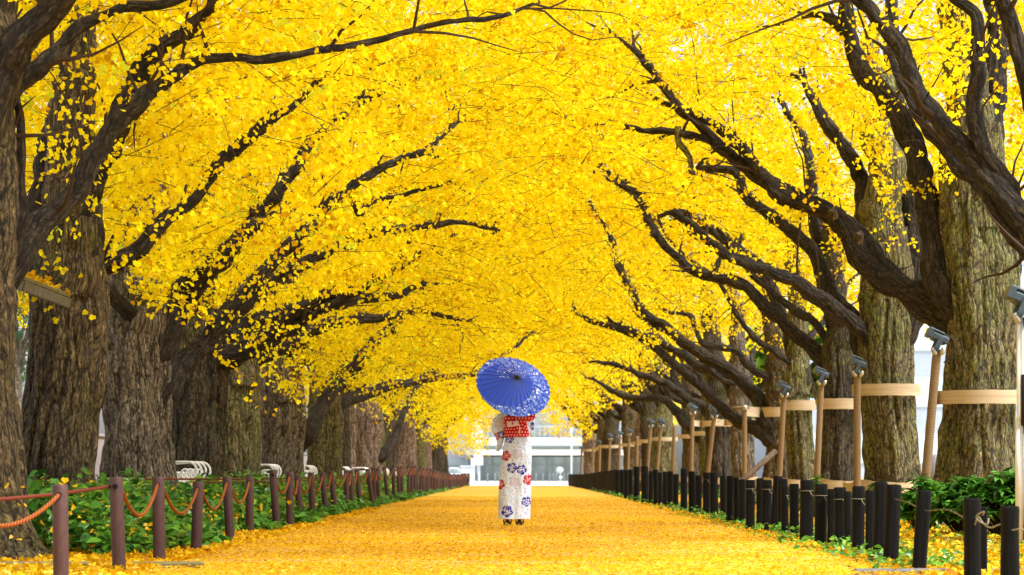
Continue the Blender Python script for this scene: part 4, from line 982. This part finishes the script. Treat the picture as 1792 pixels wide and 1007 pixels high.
# parasol geometry first: its shaft is what the hands hold
n_ax = unit(np.array([.256, -.755, .604])); apex = np.array([lx(905), -.42, lz(663)])
shaft = lambda s: apex - n_ax*s
gl, gr = shaft(.69), shaft(.78)
bv, be, brd = [], [], []
def bvx(p, r, par=None):
    bv.append(p); brd.append(r)
    if par is not None: be.append((par, len(bv)-1))
    return len(bv)-1
pel = bvx((0, .0, .90), (.13, .10)); wst = bvx((0, .0, 1.05), (.105, .085), pel); ch = bvx((0, .0, 1.22), (.12, .09), wst); nk0 = bvx((0, .0, 1.37), (.07, .06), ch); nk = bvx((0, .015, 1.43), .047, nk0)
jaw = bvx((0, .035, 1.50), (.062, .07), nk); skl = bvx((0, .02, 1.57), (.073, .088), jaw); crn = bvx((0, .01, 1.625), (.05, .06), skl)
bvx((0, .135, 1.535), .010, jaw)                                              # nose
for sx, fx in ((-1, lx(888)), (1, lx(909))):
    hp = bvx((sx*.075, 0, .84), .088, pel); kn = bvx((sx*.06, .015, .47), .055, hp); an = bvx((fx, -.02, .11), .034, kn)
    he = bvx((fx, -.055, .075), .032, an); bvx((fx, .06, .062), .030, an); bvx((fx*1.02, .14, .058), .022, len(bv)-1)
def arm(sx, sh, el, wr, grip, along):
    a = bvx(sh, .048, nk0); e = bvx(el, .036, a); w = bvx(wr, .024, e)
    wr = np.array(wr); g = np.array(grip); f = unit(g-wr); pl = wr+f*.055; p = bvx(tuple(pl), (.030, .016), w)
    ax = along; side = unit(np.cross(f, ax))
    for q, (o_, ln) in enumerate(((-.030, .066), (-.010, .074), (.010, .070), (.028, .056))):
        b0 = pl+f*.02+ax*o_; c1 = g+ax*o_+side*.020; c2 = g+ax*o_+f*.018+side*.006; c3 = g+ax*o_+f*.016-side*.014
        j = bvx(tuple(b0+side*.006), .0085, p); j = bvx(tuple(c1), .0082, j); j = bvx(tuple(c2), .0078, j); bvx(tuple(c3), .007, j)
    j = bvx(tuple(pl-ax*.028-side*.008), .010, p); j = bvx(tuple(g-ax*.034-side*.014), .009, j); bvx(tuple(g-ax*.012-side*.02+f*.012), .008, j)
arm(-1, (-.155, .0, 1.345), (-.235, .06, 1.14), tuple(gl+np.array([-.03, -.06, -.07])), gl, n_ax)
arm(1, (.155, .0, 1.345), (.20, .13, 1.14), tuple(gr+np.array([.075, -.02, -.05])), gr, n_ax)
body = skin_obj('body', bv, be, brd, 0, SKIN, person)
# face details and ears
EYE = mat('eye', .2, (.02,.015,.01), .5); LIP = mat('lips', .4, (.5,.10,.09))
for sx in (-1, 1):
    b = MB(); V, f = lathe([(.001,-.006),(.010,-.004),(.013,0),(.010,.004),(.001,.006)], 14); b.add(V*np.array([1,.5,1])+np.array([sx*.030, .104, 1.555]), f); obj('eye', b.mesh(True), EYE, person)
    b = MB(); b.tube(np.array([[sx*.074,.0,1.515],[sx*.084,-.012,1.535],[sx*.086,-.012,1.56],[sx*.076,.006,1.575]]), [.008,.011,.011,.007], 8); obj('ear', b.mesh(True), SKIN, person)
b = MB(); b.tube(np.array([[-.02,.105,1.497],[0,.112,1.499],[.02,.105,1.497]]), [.003,.006,.003], 8); obj('mouth', b.mesh(True), LIP, person)
th = np.linspace(0, 2*np.pi, 40, endpoint=False); ph = np.linspace(0, np.pi*.62, 18)
TH, PH = np.meshgrid(th, ph); back = np.sin(TH)
lim = PH*(np.where(back > .3, .72, 1.0))
V = np.stack([.092*np.sin(lim)*np.cos(TH), .012+.108*np.sin(lim)*np.sin(TH), 1.555+.100*np.cos(lim)], -1).reshape(-1, 3)
i = np.arange(17)[:, None]*40; j = np.arange(40)[None]; q = np.stack([i+j, i+40+j, i+40+(j+1) % 40, i+(j+1) % 40], -1).reshape(-1, 4)
b = MB(); b.add(V, [q]); V, f = lathe([(.001,-.045),(.03,-.036),(.046,0),(.03,.036),(.001,.045)], 20); b.add(V+np.array([0, -.085, 1.60]), f); obj('hair', b.mesh(True), HAIR, person)

# yukata cloth colours
def flowers_col(x, z, flowers, seed, K=K):
    """colour of the printed cloth at (x, z) metres; flowers: (x, z, r, kind)"""
    c = np.ones((len(x), 4)); c[:, :3] = (.63, .77, .99)
    # small sprinkled dashes
    g = .017; ix = np.floor(x/g); iz = np.floor(z/g); h1 = _hash(ix, iz, 0*ix, seed); h2 = _hash(ix, iz, 0*ix+1, seed); h3 = _hash(ix, iz, 0*ix+2, seed)
    u = (x/g-ix-.5-(h2-.5)*.6); v = (z/g-iz-.5-(h3-.5)*.6); dot = (np.hypot(u*1.1, v*.8) < .30) & (h1 > .66)
    pal = np.array([(.55,.10,.14), (.60,.30,.34), (.07,.06,.28), (.55,.42,.30)]); c[dot, :3] = pal[(h2[dot]*3.99).astype(int)]
    cols = {'b': ((.020,.022,.36), (.68,.70,.86)), 'r': ((.40,.004,.045), (.72,.45,.42)), 'p': ((.52,.52,.70), (.66,.66,.78))}
    for q, (fx, fz, r, kd) in enumerate(flowers):
        dx, dz = x-fx, z-fz; rr = np.hypot(dx, dz)/r; a = np.arctan2(dz, dx)+q*1.3
        rim = .74+.26*np.abs(np.cos(2.5*a)); ins = rr < rim
        c1, c2 = cols[kd]
        pet = np.abs(np.cos(2.5*a)); inner = (rr < rim*.74) & (vnoise(np.stack([x/.0085, z/.0085, 0*x+q], -1), 3+q) > .60) | (rr < .16)
        c[ins, :3] = c1; k = ins & inner; c[k, :3] = c2
        if kd != 'p': vein = ins & (rr > .25) & (rr < rim*.9) & (np.abs(np.sin(2.5*a)) > .985); c[vein, :3] = c2
    return c
FB = [(891.5,768.5,8,'b'),(885,798,9.5,'r'),(896,819,9.5,'b'),(913,822.5,9,'b'),(924,840,9.5,'r'),(875,848,9,'r'),(921,878,9,'b'),(887.5,895,10.5,'b'),(905,795,9,'p'),(901,844,10,'p'),(918,770,6,'p'),(872,882,8,'p')]
FB = [(lx(a), lz(b_), r/K, k) for a, b_, r, k in FB]
FF = [(random.uniform(-.2, .2), z, .062, 'brp'[int(z*10) % 3]) for z in np.arange(.14, 1.35, .10)]
CLOTH = mat('printed_cotton', .8, (.8,.8,.8), .15); t_ = NT(CLOTH); a_ = t_.n('ShaderNodeAttribute', attribute_name='print'); t_.col(a_.outputs['Color']); t_.bump(t_.noise(t_.coord('Object', (1,1,.35)), 26, 3), .7, .012)
def loft(sec, n, dz, fold=.0, seed=0, exp=2.4):
    """sec rows: z, x0, x1, yc, b"""
    sec = np.array(sec, float); zz = np.arange(sec[0,0], sec[-1,0]+1e-6, dz) if sec[-1,0] > sec[0,0] else np.arange(sec[0,0], sec[-1,0]-1e-6, -dz)
    o = np.argsort(sec[:, 0]); I = lambda k: np.interp(zz, sec[o, 0], sec[o, k])
    x0, x1, yc, bb = I(1), I(2), I(3), I(4); th = np.linspace(0, 2*np.pi, n, endpoint=False)
    c, s = np.cos(th), np.sin(th); e = 2/exp
    cx = np.sign(c)*np.abs(c)**e; sy = np.sign(s)*np.abs(s)**e
    k = 1+fold*(fbm(np.stack([c[None]*3+0*zz[:, None], s[None]*3+0*zz[:, None], zz[:, None]*2.2+0*c[None]+seed], -1), seed)-.5)
    V = np.stack([((x0+x1)/2)[:, None]+((x1-x0)/2)[:, None]*cx*(1+(k-1)*.3), yc[:, None]+bb[:, None]*sy*k, zz[:, None]+0*c[None]], -1)
    m = len(zz); i = np.arange(m-1)[:, None]*n; j = np.arange(n)[None]; j2 = (j+1) % n
    q = np.stack([i+j, i+j2, i+n+j2, i+n+j], -1).reshape(-1, 4)
    return V.reshape(-1, 3), q
def robe(name, sec, n, dz, fl_back, fl_front, parent, fold, seed, cap=False):
    V, q = loft(sec, n, dz, fold, seed)
    bk = V[:, 1] < np.interp(V[:, 2], *zip(*sorted((r[0], r[3]) for r in sec)))
    col = np.where(bk[:, None], flowers_col(V[:, 0], V[:, 2], fl_back, seed), flowers_col(V[:, 0], V[:, 2], fl_front, seed+1))
    b = MB(); b.add(V, [q], print=col)
    if cap:
        m = len(V)
        b.add(np.vstack([V[:n], V[-n:]]), [np.arange(n)[::-1][None], (n+np.arange(n))[None]], print=np.vstack([col[:n], col[-n:]]))
    return obj(name, b.mesh(True), CLOTH, parent)
robe('yukata', [(.083,lx(872),lx(928),0,.135),(.25,lx(872),lx(928.5),0,.130),(.5,lx(873.5),lx(929),0,.130),(.72,lx(876),lx(930),-.005,.140),(.88,lx(880),lx(930.5),-.01,.150),(1.0,lx(882),lx(929.5),-.005,.135),(1.1,lx(884),lx(927),0,.120),(1.25,lx(882),lx(929),0,.125),(1.34,lx(876),lx(931),0,.105),(1.385,lx(884),lx(921),.0,.085),(1.42,lx(893),lx(913),.0,.06)], 220, .004, FB, FF, person, .20, 5)
slv = [(lx(a), lz(b_), r/K, k) for a, b_, r, k in [(869,764,7,'r'),(877.5,761,7,'b'),(861,732,5.5,'b'),(873,742,8,'p')]]
robe('sleeve', [(.905,lx(868),lx(874),.06,.02),(.96,lx(868.5),lx(877),.055,.045),(1.0,lx(870),lx(880.5),.05,.06),(1.06,lx(868),lx(882.5),.05,.075),(1.10,lx(864.5),lx(884),.05,.085),(1.16,lx(860),lx(885),.05,.095),(1.22,lx(860),lx(886),.04,.10),(1.29,lx(863),lx(887),.02,.10),(1.35,lx(870),lx(886),.0,.075),(1.375,lx(877),lx(886),.0,.04)], 110, .004, slv, slv, person, .16, 8, True)
robe('sleeve', [(1.08,lx(927),lx(930.5),.10,.03),(1.13,lx(925),lx(933),.09,.08),(1.2,lx(923),lx(935.5),.07,.10),(1.28,lx(922),lx(936),.03,.10),(1.35,lx(922),lx(932),.0,.07),(1.372,lx(922),lx(927),.0,.04)], 90, .004, [(lx(931),lz(746),7/K,'b')], [(lx(931),lz(746),7/K,'b')], person, .14, 9, True)
# collar
b = MB(); th = np.linspace(-2.7, -.45, 24); b.tube(np.stack([.072*np.cos(th), .0+.075*np.sin(th), 1.415+.02*np.sin(th)], -1), .011, 8); obj('collar', b.mesh(True), mat('white_collar', .8, (.8,.8,.82)), person)
# obi and bow, red with pale dots
def dots(x, z, g=.036, c1=(.52,.004,.012), c2=(.78,.50,.44)):
    r = np.floor(z/g); sx = x/g + .5*(r % 2); u = sx-np.floor(sx)-.5; v = z/g-r-.5
    c = np.ones((len(x), 4)); c[:, :3] = c1; c[np.hypot(u, v) < .24, :3] = c2; return c
V, q = loft([(1.075,lx(882.3),lx(926.8),-.003,.132),(1.09,lx(882),lx(927),-.003,.136),(1.2,lx(882.5),lx(927),-.003,.134),(1.335,lx(883),lx(928),-.003,.136),(1.345,lx(883.5),lx(927.5),-.003,.130)], 220, .003, .02, 3)
an = np.arctan2(V[:, 1], V[:, 0])*.14
b = MB(); b.add(V, [q], print=dots(an, V[:, 2])); obj('obi', b.mesh(True), CLOTH, person)
def panel(pts, w, thick, parent, name, col, n=40, m=24):
    """a padded cloth band along pts, width vector w"""
    p, r = smooth_path(pts, [1]*len(pts), .008); w = np.array(w, float); T, U, W_2 = frames(p); nn = unit(np.cross(T, w[None]))
    s = np.linspace(-1, 1, m); fr = np.sqrt(np.clip(1-s**6, 0, 1)); V = []
    for sg in (1, -1): V.append(p[:, None]+s[None, :, None]*w/2+nn[:, None]*(sg*thick/2*fr)[None, :, None])
    A = V[0].reshape(-1, 3); B = V[1].reshape(-1, 3); k = len(p); i = np.arange(k-1)[:, None]*m; j = np.arange(m-1)[None]
    q = np.stack([i+j, i+j+1, i+m+j+1, i+m+j], -1).reshape(-1, 4); N = len(A)
    e1 = np.arange(m-1); caps = np.vstack([np.stack([e1, N+e1, N+e1+1, e1+1], -1), np.stack([(k-1)*m+e1, (k-1)*m+e1+1, N+(k-1)*m+e1+1, N+(k-1)*m+e1], -1)])
    VV = np.vstack([A, B]); bb = MB(); bb.add(VV, [np.vstack([q, q[:, ::-1]+N, caps])], print=col(VV)); return obj(name, bb.mesh(True), CLOTH, parent)
cd = lambda V: dots(V[:, 0]+V[:, 1]*.3, V[:, 2], .040)
pink = lambda V: np.concatenate([np.where((vnoise(V/.011, 5) > .74)[:, None], np.array([[.45,.04,.08]]), np.array([[.74,.58,.60]])), np.ones((len(V), 1))], 1)
yb = -.15
panel([(lx(905), yb-.02, lz(742)), (lx(916), yb-.055, lz(736)), (lx(927), yb-.04, lz(731)), (lx(934), yb-.01, lz(728)), (lx(934), yb+.01, lz(727))], (.0, .0, .10), .03, person, 'bow_loop', cd)
panel([(lx(905), yb-.02, lz(742)), (lx(894), yb-.055, lz(737)), (lx(886), yb-.05, lz(735)), (lx(884), yb-.01, lz(737)), (lx(886), yb+.01, lz(739))], (.0, .0, .085), .03, person, 'bow_loop', cd)
panel([(lx(904), yb-.06, lz(729)), (lx(906), yb-.075, lz(738)), (lx(909), yb-.065, lz(748)), (lx(912), yb-.055, lz(756))], (.10, .0, .02), .012, person, 'bow_tail', cd)
panel([(lx(888), yb-.07, lz(744)), (lx(897), yb-.085, lz(743)), (lx(907.5), yb-.085, lz(741))], (-.02, .0, .062), .010, person, 'bow_fold', pink)
b = MB(); b.tube(np.array([[lx(909), yb-.09, lz(746)], [lx(909.5), yb-.08, lz(752)], [lx(909), yb-.06, lz(760)]]), [.005,.006,.008], 8); obj('obi_cord', b.mesh(True), mat('cream_cord', .8, (.72,.60,.42)), person)
# wooden sandals
GETA = grain('dark_geta_wood', (.045,.028,.02), (.12,.075,.05), 40, .6, (1,.2,1)); STRP = mat('red_strap', .7, (.45,.02,.03))
for fx in (lx(888), lx(909.5)):
    b = MB(); b.box(-.052, .052, -.105, .165, .022, .048, None, .010); b.box(-.048, .048, -.075, -.035, -.004, .0215, None, .004); b.box(-.048, .048, .06, .10, -.004, .0215, None, .004)
    g = obj('sandal', b.mesh(), GETA, person, (fx, 0, .0))
    b = MB()
    for sx in (-1, 1): p, q_ = smooth_path([[sx*.048,-.01,.046],[sx*.040,.03,.085],[sx*.018,.075,.093],[0,.115,.050]], [.008]*4, .01); b.tube(p, q_, 8)
    b.tube(np.array([[-.046,-.075,.05],[-.042,-.088,.085],[0,-.098,.098],[.042,-.088,.085],[.046,-.075,.05]]), [.007]*5, 8)
    obj('strap', b.mesh(True), STRP, g)

# ------------------------------------------------------------------ parasol
par = thing('parasol', (PX, PD, 0), 'blue paper parasol with white blossom print held over the shoulder', 'parasol')
RU = .465; HU = .175; NR = 30
zax = n_ax; xax = unit(np.cross(np.array([0, 0, 1.]), zax)); yax = np.cross(zax, xax)
na, nr = 240, 90
rr = np.linspace(.012, 1, nr); an = np.linspace(0, 2*np.pi, na, endpoint=False)
RR, AN = np.meshgrid(rr, an, indexing='ij')
scal = 1-.018*(np.abs(np.sin(AN*NR/2)))*RR**2
u = RU*RR*scal*np.cos(AN); v = RU*RR*scal*np.sin(AN); w = -HU*RR**1.12 - .006*np.abs(np.sin(AN*NR/2))*RR
wp = lambda u, v, w: apex[None]+u.reshape(-1, 1)*xax+v.reshape(-1, 1)*yax+w.reshape(-1, 1)*zax
Vt = wp(u, v, w); Vb = wp(u, v, w-.003)
i = np.arange(nr-1)[:, None]*na; j = np.arange(na)[None]; j2 = (j+1) % na
q = np.stack([i+j, i+j2, i+na+j2, i+na+j], -1).reshape(-1, 4); N = len(Vt); e = (nr-1)*na+np.arange(na); e2 = (nr-1)*na+(np.arange(na)+1) % na
uu, vv = (u/RU).ravel(), (v/RU).ravel()
col = np.ones((N, 4)); col[:, :3] = (.006, .046, .46)
plain = np.hypot(uu+.26, vv+.03) < .70
g = .055
pat = ~plain
sp = vnoise(np.stack([uu/.022, vv/.022, 0*uu], -1), 61); sp2 = vnoise(np.stack([uu/.05, vv/.05, 0*uu], -1), 62)
k = pat & (sp*.7+sp2*.3 > .575); col[k, :3] = (.16, .27, .68)
k = pat & (sp > .90); col[k, :3] = (.74, .77, .88)
ff = np.random.default_rng(4)
for q_ in range(34):
    a, r_ = ff.uniform(0, 6.28), ff.uniform(.25, .97); fx, fy = r_*math.cos(a), r_*math.sin(a)
    if math.hypot(fx+.26, fy+.03) < .74: continue
    R_ = ff.uniform(.022, .038); dx, dy = uu-fx, vv-fy; aa = np.arctan2(dy, dx)+q_; k = np.hypot(dx, dy) < R_*(.55+.45*np.abs(np.cos(2.5*aa))); col[k, :3] = (.82, .84, .86)
k = plain & (sp > .80) & (np.hypot(uu+.05, vv-.25) < .38) & (vv > .02); col[k, :3] = (.60, .64, .85)
seam = (np.abs(np.sin(AN*NR/2)).ravel() < .0)
PAP = mat('waxed_paper', .38, (.1,.15,.6), .4); t_ = NT(PAP); a_ = t_.n('ShaderNodeAttribute', attribute_name='print'); t_.col(a_.outputs['Color'])
b = MB(); b.add(np.vstack([Vt, Vb]), [np.vstack([q, q[:, ::-1]+N, np.stack([e, e2, N+e2, N+e], -1)])], print=np.vstack([col, col])); 
canopy = obj('canopy', b.mesh(True), PAP, par)
RIB = mat('dark_bamboo_rib', .6, (.035,.06,.10)); RIBL = mat('pale_bamboo', .6, (.40,.29,.14))
tt = np.linspace(.03, 1.015, 14)
for k in range(NR):
    a = 2*np.pi*k/NR; pts = wp(RU*tt*math.cos(a), RU*tt*math.sin(a), -HU*tt**1.12+.0016)
    b = MB(); b.tube(pts, .0024, 6); obj('rib', b.mesh(True), RIB, par)
b = MB(); pts = np.array([shaft(-.012), shaft(.85)]); b.tube(pts, .009, 12); obj('shaft', b.mesh(True), RIBL, par)
b = MB()
for k in range(NR):
    a = 2*np.pi*k/NR; b.tube(np.vstack([wp(np.array([.016*math.cos(a)]), np.array([.016*math.sin(a)]), np.array([-.30])), wp(np.array([.24*math.cos(a)]), np.array([.24*math.sin(a)]), np.array([-HU*.48-.006]))]), .0022, 5)
obj('stretchers', b.mesh(True), RIBL, par)
b = MB(); p = np.array([shaft(.012), shaft(-.005), shaft(-.022), shaft(-.034), shaft(-.038)]); b.tube(p, [.034, .027, .020, .018, .010], 18); obj('cap', b.mesh(True), mat('dark_cap', .4, (.012,.018,.03)), par)

# leaf standing on the nearest post, leaf stuck on the eighth
def one_leaf(at, A, N, s, lab):
    V, f, k = leaf_geo(np.array([[0,0,0.]]), unit(np.array([A])), unit(np.array([N])), np.array([s]), True)
    tag(obj('fallen_leaf', MB().add(V, [f], tint=np.full(k, .6)).mesh(), FALLEN, loc=tuple(at)), lab, 'leaf')
one_leaf(P(113, 847, 12.79), (.1, 0, 1.), (.2, -1, .05), .040, 'yellow ginkgo leaf standing on top of the nearest brown post')
one_leaf(P(506, 884, 26.74), (.1, 0, 1.), (.0, -1, .05), .060, 'yellow ginkgo leaf stuck to the side of a brown post')

# ------------------------------------------------------------------ light, sky, camera
SUN_EL, SUN_AZ = math.radians(58), math.radians(118)     # azimuth from +Y, clockwise
w = bpy.data.worlds.new('World'); sc.world = w; w.use_nodes = True; nt = w.node_tree
sky = nt.nodes.new('ShaderNodeTexSky'); sky.sky_type = 'NISHITA'; sky.sun_disc = False; sky.sun_elevation = SUN_EL; sky.sun_rotation = SUN_AZ; sky.air_density = 1.0; sky.dust_density = 3.0
hs = nt.nodes.new('ShaderNodeHueSaturation'); hs.inputs['Saturation'].default_value = .30; hs.inputs['Value'].default_value = 1.0
bg = nt.nodes['Background']; nt.links.new(sky.outputs[0], hs.inputs['Color']); nt.links.new(hs.outputs[0], bg.inputs['Color']); bg.inputs['Strength'].default_value = .15
sun = bpy.data.lights.new('sun', 'SUN'); sun.energy = 4.0; sun.angle = math.radians(12); sun.color = (1, .97, .92)
so = bpy.data.objects.new('sun', sun); COL.objects.link(so)
dv = Vector((math.sin(SUN_AZ)*math.cos(SUN_EL), math.cos(SUN_AZ)*math.cos(SUN_EL), math.sin(SUN_EL)))
so.rotation_euler = dv.to_track_quat('Z', 'Y').to_euler()
cam = bpy.data.cameras.new('camera'); co_ = bpy.data.objects.new('camera', cam); COL.objects.link(co_); sc.camera = co_
co_.location = (0, 0, EH); co_.rotation_euler = (math.radians(90), 0, 0)
cam.sensor_width = 36; cam.lens = 36*F/1792; cam.shift_x = -(CX-896)/1792; cam.shift_y = (HY-503.5)/1792
cam.dof.use_dof = True; cam.dof.focus_distance = 21.0; cam.dof.aperture_fstop = 4.5
cam.clip_start = .1; cam.clip_end = 2000
sc.view_settings.view_transform = 'Standard'; sc.view_settings.look = 'None'; sc.view_settings.exposure = .95; sc.view_settings.gamma = 1
sc.cycles.max_bounces = 8; sc.cycles.diffuse_bounces = 5; sc.cycles.transmission_bounces = 6; sc.cycles.glossy_bounces = 3
sc.cycles.use_denoising = True
sc.cycles.use_adaptive_sampling = False
sc.cycles.caustics_reflective = False; sc.cycles.caustics_refractive = False
